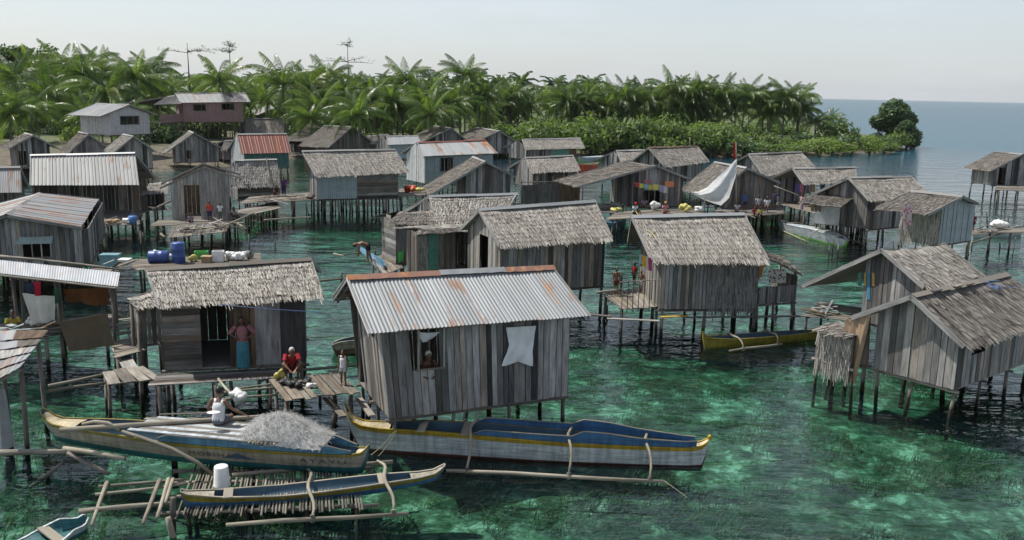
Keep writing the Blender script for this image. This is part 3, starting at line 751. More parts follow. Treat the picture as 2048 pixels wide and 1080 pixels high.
    if left: wall(root, (0, W), (0, 0), (-lean, W), (-lean, 0), zf, ztop, lambda s: rz(0, W*(1-s))-g, left, opx(winl, 'left'), near, pw)
    if right: wall(root, (L, 0), (L, W), (L, 0), (L, W), zf, ztop, lambda s: rz(L, W*s)-g, right, opx(winr, 'right'), near, pw)
    if back is None: back = [(0, 1, 'planks', 'woodd')]
    if back: wall(root, (L, W), (0, W), (L, W), (-lean, W), zf, ztop, lambda s: rz(L*(1-s), W)-g, back, (), False, pw*1.4)
    for (s0_, s1_, za_, zb_) in opx(win, 'front'):
        if zb_-za_ > 1.35: continue
        fb = MB(); zt_ = min(zb_, rz(s0_, 0)-.12)
        for u in ((s0_, s1_) if s1_-s0_ < 1. else (s0_, lerp(s0_, s1_, .34), lerp(s0_, s1_, .67), s1_)): fb.beam((u, -.035, za_), (u, -.035, zt_), .05, .04)
        for z_ in (za_, zt_): fb.beam((s0_-.05, -.037, z_), (s1_+.05, -.037, z_), .05, .05)
        fb.build('window_frame', M['woodl'], root)
    # roof
    if roof == 'thatch':
        rm = rmat or 'thatch'
        thatch_slope(root, *F, rm, near, row, bw); thatch_slope(root, *Bk, rm, near and ridge == 'y', row, bw*1.4)
    elif roof == 'tin':
        rm = rmat or 'tin'
        tin_slope(root, *F, rm, sheet, rib); tin_slope(root, *Bk, rm, sheet, rib)
    if roof != 'none':
        r0, r1 = h.apex; up = Vector((0, 0, .09))
        if cap:
            k = max(1, round((r1-r0).length/2.2)); sdv = Vector((0, 1, 0)) if ridge == 'x' else Vector((1, 0, 0))
            for i in range(k):
                p, q = r0.lerp(r1, i/k-.004), r0.lerp(r1, (i+1)/k+.004); bb = MB(); d = sdv*.17; e = Vector((0, 0, -.1+R.uniform(-.02, .02))); u2 = up+Vector((0, 0, R.uniform(-.015, .03)))
                bb.face([p+u2-d+e, q+u2-d+e, q+u2, p+u2]); bb.face([p+u2, q+u2, q+u2+d+e, p+u2+d+e])
                bb.build('ridge_cap', M[cap], root)
        if barge:
            for (e, r_) in (((F[0], F[3]), (F[1], F[2]), (Bk[0], Bk[3]), (Bk[1], Bk[2])) if ridge == 'x' else ((F[1], F[2]), (Bk[0], Bk[3]), (F[0], F[3]), (Bk[1], Bk[2]))):
                bb = MB(); o = Vector((0, 0, .0)); dd = (r_-e).normalized(); bb.beam(e-dd*.06+o, r_+dd*.04+o, .03, .15); bb.build('barge_board', M[barge], root)
    else:
        for (e, r_) in ((F[0], F[3]), (F[1], F[2]), (Bk[0], Bk[3]), (Bk[1], Bk[2])):
            bb = MB(); bb.beam(e, r_, .05, .1); bb.build('rafter', M['woodl'], root)
    if floor:
        bb = MB(); bb.box((L/2, W/2, zf-.03), L, W-.02, .04); bb.build('floor', M['woodd'], root)
        # corner posts
    for (x, y) in ((.04, .05), (L-.04, .05), (L-.04, W-.05), (.04, W-.05)):
        bb = MB(); bb.tube([(x, y, zf-.05), (x, y, rz(x, y)-.08)], .045, 6); bb.build('post', M['pole'], root)
    if stilt:
        nx = max(3, round(L/1.1)); ny = max(2, round(W/1.3))
        if nst: nx, ny = nst
        stilts(root, .1, L-.1, .1, W-.1, zf, nx, ny, z0=z0)
    return h
def deck(name, label, px, z, pw=.16, mat='deck', near=True, posts=True, gap=.02, cat='deck', group='plank decks', along=True, ragged=.08, skip=.04, pxz=None):
    """px: four pixel corners p0,p1,p2,p3; planks run p0->p1, laid side by side towards p3->p2"""
    P = [G(q, z) for q in px]; c = P[0]; root = empty(name, (c.x, c.y, 0), 0, label, cat, group); o = Vector((c.x, c.y, 0))
    P = [p-o for p in P]; wd = ((P[3]-P[0]).length+(P[2]-P[1]).length)/2; s = 0; J = MB()
    while s < wd-.03:
        w_ = pw*R.uniform(.75, 1.25); f = (s+w_/2)/wd
        if R.random() > skip:
            a = P[0].lerp(P[3], min(f, 1)); b = P[1].lerp(P[2], min(f, 1)); d = (b-a).normalized(); a = a-d*R.uniform(0, ragged); b = b+d*R.uniform(0, ragged)
            bb = MB() if near else J; dz = Vector((0, 0, R.uniform(-.012, .012))); bb.beam(a+dz, b+dz+Vector((0, 0, R.uniform(-.015, .015))), w_-gap, .025)
            if near: bb.build('plank', M[mat], root)
        s += w_
    if not near: J.build('planking', M[mat], root)
    b = MB()
    for f in (.12, .5, .88):
        p = P[0].lerp(P[1], f); q = P[3].lerp(P[2], f); b.tube([p-Vector((0, 0, .06)), q-Vector((0, 0, .06))], .04, 6)
    b.build('bearer', M['pole'], root)
    if posts:
        n = max(2, round((P[1]-P[0]).length/1.4)); k = max(2, round(wd/1.6))
        for i in range(n):
            for j in range(k):
                p = P[0].lerp(P[1], lerp(.06, .94, i/(n-1))).lerp(P[3].lerp(P[2], lerp(.06, .94, i/(n-1))), lerp(.06, .94, j/(k-1))); b = MB(); dx = Vector((R.uniform(-.12, .12), R.uniform(-.12, .12), 0)); b.tube([Vector((p.x, p.y, -1.25))+dx, p-Vector((0, 0, .03))], R.uniform(.045, .065), 7); b.build('stilt', M['stilt'], root, True)
    return root
def pole(name, label, a, b, r=.045, mat='bamboo', cat='pole', group='loose poles', bend=0.):
    a = Vector(a); b = Vector(b); o = empty(name, (a.x, a.y, min(a.z, b.z)), 0, None, None)
    bpy.data.objects.remove(o)
    bb = MB(); mid_ = (a+b)/2+Vector((0, 0, bend)); bb.tube([a, a.lerp(mid_, .6)+Vector((0, 0, bend*.2)), mid_, mid_.lerp(b, .4)+Vector((0, 0, bend*.2)), b], [r*1.1, r*1.05, r, r*.95, r*.85], 7)
    return tag(bb.build(name, M[mat], None, True), label, cat, group)
# ============================================================ the village
PL = [(0, 1, 'planks', 'wood')]; PD = [(0, 1, 'planks', 'woodd')]; PLL = [(0, 1, 'planks', 'woodl')]
M['white'] = paint('white_paint', (.42, .43, .43), .35)
M['woodp'] = wood('bleached_plank', (.27, .265, .255), (.46, .45, .43), (1., .88, .76), .3, 20.)
M['pink'] = paint('pink_paint', (.3, .19, .19), .3)
M['bluegrey'] = paint('pale_blue_paint', (.25, .3, .315), .5)
M['teal'] = paint('teal_paint', (.035, .10, .095), .5)
M['green'] = paint('green_paint', (.06, .2, .15), .5, thr=.55)
M['boltblue'] = paint('blue_paint', (.05, .2, .33), .4)
M['yellow'] = paint('yellow_paint', (.42, .28, .05), .4)
M['mat'] = wood('woven_mat', (.09, .08, .075), (.19, .175, .16), (1., .85, .7), .35, 60.)
M['brown'] = wood('brown_plank', (.11, .075, .05), (.24, .165, .11), None, .5)
M['slat'] = wood('bamboo_slat', (.14, .12, .1), (.3, .26, .22), None, .5)
# --- front row
H1 = house('stilt_house', 'grey plank house with rust streaked corrugated roof, nearest in the middle', (780, 836), (1134, 790), 1.0, 3.2, (738, 668), (1178, 633), (694, 556), (1103, 536), roof='tin', near=True,
           front=PL, left=[(0, .28, 'open', 'wood'), (.28, 1, 'planks', 'woodl')], right=PL, win=[(836, 640, 887, 737)], lean=.22, cap=None, pw=.17, nst=(4, 3))
H2 = house('thatched_hut', 'thatched hut with a dark doorway where a woman stands, front left', (330, 738), (612, 725), 1.1, 3.0, (318, 613), (646, 592), (292, 541), (622, 521), near=True,
           front=[(0, .26, 'boards', 'woodd'), (.26, .46, 'open', 'wood'), (.46, .64, 'planks', 'brown'), (.64, 1, 'mat', 'wood')], left=PD, right=PD, cap='pole', row=.24, bw=.026)
H3 = house('thatched_hut', 'large thatched plank hut directly behind the corrugated roof house', (1000, 586), (1206, 570), 1.2, 3.6, (997, 491), (1224, 476), (958, 421), (1190, 404), near=True, front=PL, left=PLL, right=PL, winl=[(958, 470, 976, 540)], cap='tin')
H3b = house('thatched_hut', 'thatched hut behind left of the large middle hut', (880, 518), (1010, 508), 1.2, 3.4, (873, 446), (1003, 440), (858, 394), (1035, 388), near=False, front=[(0, 1, 'planks', 'brown')], left=PL, right=PL, cap='tin')
H3c = house('thatched_shed', 'small rounded thatch shed over the water left of the middle huts', (792, 528), (868, 522), 1.15, 1.8, (776, 446), (874, 446), (800, 424), (862, 420), front=[(0, .4, 'mat', 'woodl'), (.4, 1, 'mat', 'mat')], left=[(0, 1, 'boards', 'woodl')], right=PD, roof='thatch', rmat='thatchd', barge=None, cap=None, oh=.25)
H3d = house('plank_shed', 'patched shed with green painted boards beside the large middle hut', (838, 550), (946, 541), 1.15, 1.4, (826, 469), (942, 461), (846, 458), (940, 452), near=True, front=[(0, .17, 'thatch', 'thatch'), (.17, .34, 'boards', 'green'), (.34, .66, 'planks', 'slat'), (.66, 1, 'open', 'wood')], left=PD, right=PD, barge=None, cap=None, oh=.2, pw=.09, row=.3)
H4 = house('thatched_hut', 'thatched hut with half plank and half thatch wall and a porch, right of middle', (1320, 617), (1512, 617), 1.1, 3.6, (1303, 520), (1536, 520), (1263, 434), (1487, 429), near=True, front=[(0, .5, 'planks', 'wood'), (.5, 1, 'thatch', 'thatchw')], left=PLL, right=PL, winl=[(1264, 495, 1276, 560)], cap='tin', pw=.16)
H5 = house('thatched_hut', 'thatched hut with long low porch roof behind the front right house', (1722, 640), (1838, 660), 1.0, 4, (1606, 572), (1845, 573), (1763, 501), None, ridge='y', Rfar=(1888, 489), dirz=3.4, near=True, front=PL, left=PL, right=PL, cap=None, pw=.2)
H6 = house('thatched_hut', 'plank walled thatched hut standing at the right edge, nearest', (1747, 735), (1908, 792), .9, 4.5, (1706, 635), (1925, 691), (1822, 594), None, ridge='y', Rfar=(2012, 549), dirz=3.4, near=True, front=PLL, left=PL, right=PL, winr=[(1945, 678, 1968, 706)], cap='pole', rmat='thatchd', pw=.21, nst=(3, 4))
# --- middle right
H7 = house('thatched_hut', 'thatched hut hung with laundry over a crowded porch', (1265, 414), (1362, 405), 1.2, 4, (1160, 373), (1379, 358), (1313, 332), None, ridge='y', Rfar=(1258, 322), dirz=4.2, front=PL, left=PL, right=PD, win=[(1285, 380, 1320, 412)], rmat='thatchd', cap=None, row=.3)
H8 = house('thatched_hut', 'thatched hut behind the hanging white sail', (1450, 416), (1550, 406), 1.2, 4, (1425, 392), (1560, 366), (1494, 337), None, ridge='y', Rfar=(1430, 325), dirz=4.0, front=PD, left=PL, right=PD, rmat='thatchd', cap='barge')
H9 = house('thatched_hut', 'pale thatched hut behind the one with the sail', (1530, 392), (1622, 383), 1.3, 3.5, (1525, 350), (1630, 334), (1497, 309), (1602, 305), front=PL, left=PL, right=PL)
H10 = house('thatched_hut', 'thatched hut with stub rafters on its ridge, left of the flag', (1330, 364), (1402, 358), 1.3, 3.4, (1328, 332), (1417, 322), (1297, 296), (1395, 293), front=PL, left=PL, right=PL, cap='brown')
H10b = house('thatched_hut', 'small thatched hut adjoining the one with stub rafters', (1250, 354), (1312, 349), 1.3, 3, (1244, 328), (1312, 322), (1232, 302), (1304, 300), front=PL, left=PL, right=PL)
H11 = house('open_shelter', 'open sided thatched shelter with laundry on posts', (1610, 412), (1712, 405), 1.3, 2.6, (1606, 367), (1714, 363), (1585, 337), (1711, 336), front=None, left=None, right=[(0, 1, 'planks', 'wood')], back=[(0, .5, 'open', 'wood'), (.5, 1, 'planks', 'wood')])
H12 = house('thatched_hut', 'plank hut with a ragged two layer thatch roof', (1738, 458), (1804, 452), 1.1, 3.4, (1737, 400), (1856, 388), (1697, 356), (1822, 354), front=PL, left=PL, right=PL)
H12b = house('open_shelter', 'low thatched porch with white panels in front of the ragged hut', (1690, 452), (1738, 442), 1.05, 3, (1684, 413), (1752, 400), (1722, 386), None, ridge='y', Rfar=(1640, 380), dirz=3.3, front=[(0, 1, 'boards', 'woodd')], left=[(0, .8, 'sheet', 'white'), (.8, 1, 'open', 'wood')], right=PL, rmat='thatchd', cap=None, barge=None)
H13 = house('thatched_hut', 'thatched hut with one pale grey plank end wall by the boat jetty', (1877, 490), (1942, 478), 1.3, 3, (1858, 429), (1957, 408), (1926, 394), None, ridge='y', Rfar=(1822, 383), dirz=3.6, front=[(0, 1, 'planks', 'bluegrey')], left=[(0, 1, 'thatch', 'thatch')], right=PL, rmat='thatchd')
H14 = house('thatched_hut', 'lone thatched stilt hut far out at the right edge', (1985, 370), (2085, 364), 1.2, 3.4, (1984, 341), (2095, 330), (2046, 309), None, ridge='y', Rfar=(1990, 304), dirz=4.2, front=PL, left=PLL, right=PL, win=[(1996, 335, 2008, 370)], rmat='thatchd')
# --- middle left
H15 = house('thatched_hut', 'long thatched hut on many stilts, left of centre', (636, 398), (796, 394), 1.3, 3.4, (630, 351), (816, 342), (604, 303), (790, 300), front=[(0, .48, 'planks', 'bluegrey'), (.48, 1, 'boards', 'woodd')], left=PL, right=PD, nst=(9, 4), pw=.15)
H16 = house('tin_roofed_house', 'pale blue boarded house with patched tin roof', (850, 366), (985, 360), 1.3, 3.4, (847, 313), (995, 307), (835, 286), (970, 281), roof='tin', rmat='tin', front=[(0, 1, 'planks', 'bluegrey')], left=[(0, 1, 'planks', 'white')], right=PL, win=[(880, 316, 905, 342)], cap='tinred')
H17 = house('thatched_hut', 'thatched hut with long slope beside a net heap, centre', (932, 394), (1020, 386), 1.2, 3, (866, 388), (1026, 352), (972, 324), None, ridge='y', Rfar=(946, 314), dirz=4., front=PL, left=PL, right=PD, rmat='thatchd', row=.3)
H18 = house('thatched_hut', 'thatched hut with green wall panel near the bushes', (1052, 318), (1152, 314), 1.4, 3.2, (1050, 298), (1169, 295), (1044, 279), (1160, 277), front=[(0, .48, 'planks', 'woodd'), (.48, .85, 'sheet', 'green'), (.85, 1, 'planks', 'brown')], left=PL, right=PL)
H19 = house('thatched_hut', 'thatched hut behind a fence of hanging mats', (1065, 374), (1152, 370), 1.3, 3, (1062, 344), (1160, 340), (1050, 316), (1146, 312), front=PD, left=PL, right=PD)
H20 = house('tin_roofed_shelter', 'wide white ribbed metal roof on posts, far left', (70, 436), (268, 436), .9, 3.6, (61, 371), (278, 371), (62, 312), (270, 307), roof='tin', rmat='tinw', rib='rib', sheet=1.2, front=None, left=PD, right=None, back=PD, cap='white')
H21 = house('roofless_plank_hut', 'pale plank hut without roof cover, children at its door', (346, 440), (460, 437), .95, 2.6, (320, 377), (484, 357), (407, 335), None, ridge='y', front=[(0, 1, 'planks', 'woodp')], left=[(0, 1, 'planks', 'woodp')], right=PL, back=[(0, 1, 'planks', 'brown')], win=[(372, 370, 402, 440)], roof='none', oh=.05)
H22 = house('tin_roofed_house', 'grey plank house with rust striped metal roof at left edge', (-100, 540), (180, 528), 1.2, 4, (-132, 480), (162, 456), (12, 432), None, ridge='y', Rfar=(78, 388), near=True, roof='tin', rmat='tinr', front=PL, left=PL, right=PL, win=[(45, 485, 102, 515)], cap='barge', rib='rib', sheet=.7)
H23 = house('tin_roofed_shelter', 'bright metal lean-to roof cut off by the left edge', (-60, 412), (38, 410), 1.2, 2.4, (-60, 386), (43, 385), (-60, 336), (41, 335), roof='tin', rmat='tinr', front=None, left=None, right=PD, back=PD)
# --- shore
SH = dict(group='shore huts', z0=-.5)
B1_ = house('thatched_hut', 'small gabled hut farthest left on the shore', (36, 335), (102, 333), .75, 4, (18, 298), (116, 297), (67, 271), None, ridge='y', front=PL, left=PL, right=PL, rmat='thatchd', win=[(38, 302, 53, 330)], **SH)
B2_ = house('thatched_hut', 'small gabled thatched hut, second along the left shore', (148, 326), (218, 324), .75, 4, (139, 306), (226, 303), (178, 269), None, ridge='y', front=PL, left=PL, right=PL, rmat='thatchd', **SH)
B3_ = house('thatched_hut', 'small gabled plank hut, third along the left shore', (243, 338), (306, 336), .75, 3.6, (230, 304), (311, 303), (268, 273), None, ridge='y', front=PL, left=PL, right=PL, **SH)
B4_ = house('thatched_hut', 'dark gabled plank hut right of the roofless hut', (352, 324), (438, 322), .75, 4, (335, 304), (445, 298), (388, 266), None, ridge='y', Rfar=(380, 262), front=PL, left=PL, right=PL, win=[(373, 300, 385, 318)], **SH)
B5_ = house('gabled_house', 'raised white gabled house under the left palms', (222, 270), (300, 267), 3.4, 5, (202, 233), (313, 229), (259, 210), None, ridge='y', roof='tin', rmat='tin', front=[(0, 1, 'planks', 'white')], left=[(0, 1, 'planks', 'white')], right=[(0, 1, 'planks', 'white')], win=[(241, 232, 278, 249)], stilt=True, group='shore houses', z0=.5)
B6_ = house('raised_house', 'long pink house with metal roof raised on posts under the palms', (368, 243), (487, 243), 3.9, 5, (361, 206), (500, 204), (350, 187), (490, 186), roof='tin', rmat='tinr', front=[(0, 1, 'planks', 'pink')], left=[(0, 1, 'planks', 'pink')], right=[(0, 1, 'planks', 'pink')], win=[(386, 209, 411, 222), (443, 207, 468, 220)], group='shore houses', z0=.5, rib='rib')
B7_ = house('tin_roofed_house', 'dark green hut with red metal roof on the shore', (489, 337), (578, 334), .75, 4, (483, 308), (582, 306), (474, 269), (573, 268), roof='tin', rmat='tinred', front=[(0, 1, 'planks', 'teal')], left=[(0, 1, 'planks', 'white')], right=PD, rib='rib', **SH)
B8_ = house('thatched_hut', 'thatched hut directly behind the red roof', (493, 284), (578, 283), .75, 4, (489, 266), (582, 266), (491, 238), (573, 237), front=PD, left=PL, right=PL, **SH)
B9_ = house('gabled_house', 'brown gabled hut under the tall central palm', (535, 264), (597, 263), .75, 5, (516, 230), (604, 232), (563, 212), None, ridge='y', front=[(0, 1, 'planks', 'woodd')], left=PL, right=PL, roof='tin', rmat='tinr', **SH)
B10_ = house('thatched_hut', 'low pale thatched hut beside the brown deck, left of centre', (476, 398), (556, 394), .75, 2.6, (462, 372), (560, 369), (470, 322), (553, 320), front=[(0, 1, 'boards', 'woodd')], left=PL, right=PL, **SH)
B11_ = house('thatched_hut', 'dark thatched lean hut, left of a pair at centre left', (648, 300), (690, 292), .75, 3.4, (628, 283), (700, 272), (670, 252), None, ridge='y', front=PD, left=PD, right=PD, rmat='thatchd', **SH)
B12_ = house('thatched_hut', 'dark thatched lean hut, right of a pair at centre left', (680, 308), (735, 300), .75, 3.4, (658, 294), (742, 282), (705, 254), None, ridge='y', front=PD, left=PD, right=PD, rmat='thatchd', **SH)
B13_ = house('tin_roofed_house', 'small blue grey hut with bright tin roof, centre left', (780, 318), (832, 316), .75, 3, (775, 290), (842, 288), (773, 273), (836, 272), roof='tin', front=[(0, 1, 'planks', 'bluegrey')], left=PL, right=PD, **SH)
B14_ = house('thatched_hut', 'gabled thatched hut behind the pale blue house, left one', (872, 304), (934, 300), .75, 4, (838, 288), (938, 284), (902, 256), None, ridge='y', Rfar=(868, 252), dirz=5., front=PL, left=PL, right=PL, rmat='thatchd', **SH)
B15_ = house('thatched_hut', 'gabled thatched hut behind the pale blue house, right one', (975, 306), (1035, 302), .75, 4, (935, 292), (1042, 290), (1000, 262), None, ridge='y', Rfar=(952, 255), dirz=5., front=PL, left=PL, right=PL, rmat='thatchd', **SH)
B16_ = house('thatched_hut', 'tiny thatched hut at the foot of the bushes', (1045, 290), (1078, 288), .75, 3, (1022, 278), (1082, 276), (1064, 262), None, ridge='y', Rfar=(1040, 259), dirz=4.5, front=PL, left=PL, right=PL, rmat='thatchd', **SH)

B17_ = house('thatched_hut', 'dark low thatched hut left of the twin lean huts', (588, 302), (640, 300), .75, 3, (578, 287), (652, 285), (584, 270), (640, 268), front=PD, left=PD, right=PD, rmat='thatchd', **SH)
B18_ = house('thatched_hut', 'thatched lean hut tucked left of the roofless hut', (288, 418), (330, 416), 1.0, 2.2, (282, 388), (336, 384), (300, 366), (338, 362), front=None, left=PD, right=PD, barge=None, cap=None, group='village huts')
B19_ = house('thatched_hut', 'low brown thatched hut between twin lean huts and bright tin roof', (735, 300), (775, 298), .75, 3, (728, 288), (782, 286), (735, 272), (776, 270), front=PD, left=PD, right=PD, rmat='thatchd', **SH)
B20_ = house('thatched_hut', 'small dark hut at the left foot of the red roof', (448, 318), (478, 316), .75, 3, (442, 300), (484, 298), (450, 282), (478, 281), front=PD, left=PD, right=PD, rmat='thatchd', **SH)

B6v_ = house('veranda', 'open veranda with low pink wall at the left of the pink house', (322, 246), (366, 243), 3.9, 4, (309, 210), (362, 208), (334, 194), (368, 189), roof='tin', rmat='tinr', rib='rib', front=[(0, 1, 'boards', 'pink')], left=None, right=None, back=[(0, 1, 'open', 'pink')], win=[(318, 206, 366, 229)], group='shore houses', z0=.5)
# ============================================================ boats
M['hullwhite'] = paint('hull_white', (.44, .48, .5), .45, thr=.58)
M['hullcream'] = paint('hull_cream', (.30, .28, .22), .4)
M['hullteal'] = paint('hull_teal', (.015, .12, .13), .35)
M['hullblue'] = paint('hull_blue', (.035, .12, .25), .35)
M['washblue'] = paint('wash_blue', (.07, .2, .30), .4)
M['hullred'] = paint('hull_red', (.10, .025, .02), .3)
M['hullyel'] = paint('hull_yellow', (.36, .24, .015), .35)
M['hullolive'] = paint('hull_mustard', (.22, .18, .02), .3)
M['hullorange'] = paint('hull_orange', (.5, .08, .025), .3)
M['hullgreen'] = paint('hull_green', (.2, .5, .08), .2)
M['cream'] = paint('cream_paint', (.5, .42, .26), .4)
M['inblue'] = paint('inside_blue', (.035, .075, .11), .4)
M['black'] = plain('black_paint', (.02, .02, .02)); M['letter'] = paint('faded_letter', (.05, .047, .045), .45, thr=.55, under=(.3, .28, .22))
def interp(L, t):
    for (a, va), (b, vb) in zip(L[:-1], L[1:]):
        if t <= b: return va if t <= a else lerp(va, vb, (t-a)/(b-a))
    return L[-1][1]
def boat(name, label, p0, p1, z0, sheer, beam, bands, inside='inblue', rb=.04, rs=.02, rise=0., rise2=0., rail='cream', wash=None, decks=(), thwarts=(), arms=(), floats=(), far=None, floatr=.05, n=40, near=True, draft=.12, cat='boat', group='outrigger boats', ends=(.0, .0)):
    """p0,p1: pixels of the keel line's two ends at level z0; sheer: pixels along the near edge of the hull"""
    a = G(p0, z0); b_ = G(p1, z0); ex = b_-a; L = ex.length; ex /= L; ey = Vector((-ex.y, ex.x, 0)); ang = math.atan2(ex.y, ex.x)
    root = empty(name, (a.x, a.y, 0), ang, label, cat, group)
    def onp(q, off): v = VP(q, a+ey*off, ey)-a; return v.dot(ex), v.z+z0
    sh = []
    B = lambda t: max(.025, beam/2*(math.sin(math.pi*min(1, max(0, t*.94+.03))))**.6)*(1 if .0 < t < 1 else .5)
    xs_ = [onp(q, 0)[0] for q in sheer]
    for q, x_ in zip(sheer, xs_):
        t_ = (x_-xs_[0])/(xs_[-1]-xs_[0]); sh.append(onp(q, -B(min(1, max(0, t_)))))
    xa, xb = sh[0][0], sh[-1][0]; LL = xb-xa; sh = [((x-xa)/LL, z) for x, z in sh]
    def K(t):
        z = z0-draft+rise*max(0, 1-t/.55)**2+rise2*max(0, (t-.55)/.45)**2
        if t < rb: z = lerp(sh[0][1]-.07, z0-draft+rise*max(0, 1-rb/.55)**2, (t/rb)**.75)
        if t > 1-rs: z = lerp(sh[-1][1]-.07, z0-draft+rise2*max(0, (1-rs-.55)/.45)**2, ((1-t)/rs)**.75)
        return z
    Sh = lambda t: max(interp(sh, t), K(t)+.05)
    ts = sorted(set([i/n for i in range(n+1)]+[rb*.25, rb*.5, rb, 1-rs, 1-rs*.5]))
    fs = sorted({0.}|{f for bnd in bands for f in bnd[:2]}|{.15, .5}); mats = [bnd[2] for bnd in bands]+[inside]
    hb = MB(); X = lambda t: xa+LL*t
    yf = lambda t, f: B(t)*(.55+.45*f**.8) if f > 0 else B(t)*.5
    for sg in (-1, 1):
        for f0, f1 in zip(fs[:-1], fs[1:]):
            mi = [i for i, bnd in enumerate(bands) if bnd[0] <= (f0+f1)/2 <= bnd[1]][0]
            rows = [[Vector((X(t), sg*yf(t, f), lerp(K(t), Sh(t), f))) for t in ts] for f in (f0, f1)]
            if sg > 0: rows = rows[::-1]
            hb.grid(rows, mi)
        rows = [[Vector((X(t), sg*max(.005, yf(t, f)-.035), max(lerp(K(t), Sh(t), f), K(t)+.06))) for t in ts] for f in (.0, .2, .6, 1.)]
        hb.grid(rows if sg > 0 else rows[::-1], len(bands))
    hb.grid([[Vector((X(t), s*B(t)*.5, K(t))) for t in ts] for s in (1, -1)], 0)
    hb.grid([[Vector((X(t), s*max(.005, yf(t, .05)-.03), K(t)+.07)) for t in ts] for s in (-1, 1)], len(bands))
    hb.build('hull', [M[k] for k in mats], root, True)
    for sg in (-1, 1):
        g = MB(); rows = [[], [], [], []]
        for t in ts:
            y = yf(t, 1); z = Sh(t)
            for r_, (dy, dz) in zip(rows, ((.012, -.015), (.012, .014), (-.035, .014), (-.035, -.015))): r_.append(Vector((X(t), sg*max(.0, y+dy), z+dz)))
        rows.append(rows[0]); g.grid(rows if sg < 0 else rows[::-1]); g.build('gunwale', M[rail], root)
    if wash:                                 # raised boards above the rail
        w0, w1, wm, hts = wash
        for sg in (-1, 1):
            g = MB(); tt = [lerp(w0, w1, i/18) for i in range(19)]
            hh = lambda t: interp(hts, (t-w0)/(w1-w0)); yy = lambda t: max(.03, yf(t, 1)-.01)
            rows = [[Vector((X(t), sg*(yy(t)), Sh(t)+.02)) for t in tt], [Vector((X(t), sg*(yy(t)+.01), Sh(t)+.02+hh(t))) for t in tt], [Vector((X(t), sg*(yy(t)-.02), Sh(t)+.02+hh(t))) for t in tt], [Vector((X(t), sg*(yy(t)-.03), Sh(t)+.02)) for t in tt]]
            g.grid(rows if sg < 0 else rows[::-1]); o = g.build('wash_board', M[wm], root)
            c = MB(); c.tube([Vector((X(t), sg*(yy(t)-.005), Sh(t)+.03+hh(t))) for t in tt], .017, 5); c.build('trim', M['bamboo'], o)
    for (t0, t1, dm) in decks:
        g = MB(); tt = [lerp(t0, t1, i/6) for i in range(7)]; g.grid([[Vector((X(t), s*max(.01, yf(t, 1)-.05), Sh(t)-.01+(.03 if s == 0 else 0))) for t in tt] for s in (-1, 0, 1)]); g.build('end_deck', M[dm], root)
    for t in thwarts:
        g = MB(); g.box((X(t), 0, Sh(t)-.0), .2, 2*yf(t, 1)+.06, .035); g.build('thwart', M['bamboo'], root)
    fl = []
    for q0, q1 in floats:
        P = [Vector(((v-a).dot(ex), (v-a).dot(ey), v.z)) for v in (G(q0, z0+.06), G(q1, z0+.06))]; fl.append(P); g = MB()
        g.tube([P[0], P[0].lerp(P[1], .3)+Vector((0, 0, .02)), P[0].lerp(P[1], .7)+Vector((0, 0, -.01)), P[1]], [floatr*.85, floatr, floatr, floatr*.8], 8); g.build('outrigger_float', M['bamboo'], root, True)
    if far and fl:
        yN = (fl[0][0].y+fl[0][1].y)/2; P = [Vector((p.x, far if far > 1.001 or far < 0 else -yN, z0+.06)) for p in fl[0]]; g = MB(); g.tube([P[0], P[0].lerp(P[1], .5), P[1]], floatr, 8); g.build('outrigger_float', M['bamboo'], root, True); fl.append(P)
    for q in arms:
        xq = (G(q, z0+.1)-a).dot(ex); g = MB(); t = min(.97, max(.03, (xq-xa)/LL)); zt = Sh(t)+.04; yN = lerp(fl[0][0].y, fl[0][1].y, min(1, max(0, (xq-fl[0][0].x)/(fl[0][1].x-fl[0][0].x)))); yF = (fl[1][0].y if len(fl) > 1 else -yN)
        pts = []
        for k in range(13):
            y = lerp(yN, yF, k/12); e = max(0, (abs(y)-B(t))/max(.1, (abs(yN) if y < 0 else abs(yF))-B(t))); pts.append(Vector((xq+.05*math.sin(k*.9), y, lerp(zt+.05*(1-e), z0+.12, e**1.7))))
        g.tube(pts, [.028+.014*math.sin(math.pi*k/12) for k in range(13)], 6); g.build('outrigger_arm', M['bamboo'], root, True)
        lash = MB(); lash.tube([(xq, yN-.01, z0-.0), (xq, yN+.02, z0+.16)], .05, 6); lash.build('lashing', M['pole'], root)
    root['L'] = LL
    return dict(root=root, X=X, Sh=Sh, yf=yf, K=K, a=a, ex=ex, ey=ey, ang=ang)
W1 = boat('outrigger_boat', 'long white and blue outrigger boat with red bottom in front of the plank house', (712, 895), (1408, 929), 0., [(688, 808), (694, 828), (704, 843), (722, 852), (760, 858), (860, 863), (960, 872), (1140, 887), (1300, 894), (1385, 897), (1404, 892), (1419, 880)], .95,
    [(0, .26, 'hullred'), (.26, .86, 'hullwhite'), (.86, 1, 'hullyel')], rb=.045, rs=.018, rail='hullyel', wash=(.36, .965, 'hullblue', [(0, .0), (.04, .13), (.45, .16), (.49, .30), (.60, .28), (.75, .18), (1., .13)]),
    decks=[(.01, .13, 'cream'), (.955, .995, 'cream')], thwarts=[.22, .34], arms=[(950, 885), (1139, 900), (1290, 905)], floats=[((893, 941), (1329, 963))], far=1., draft=.15)
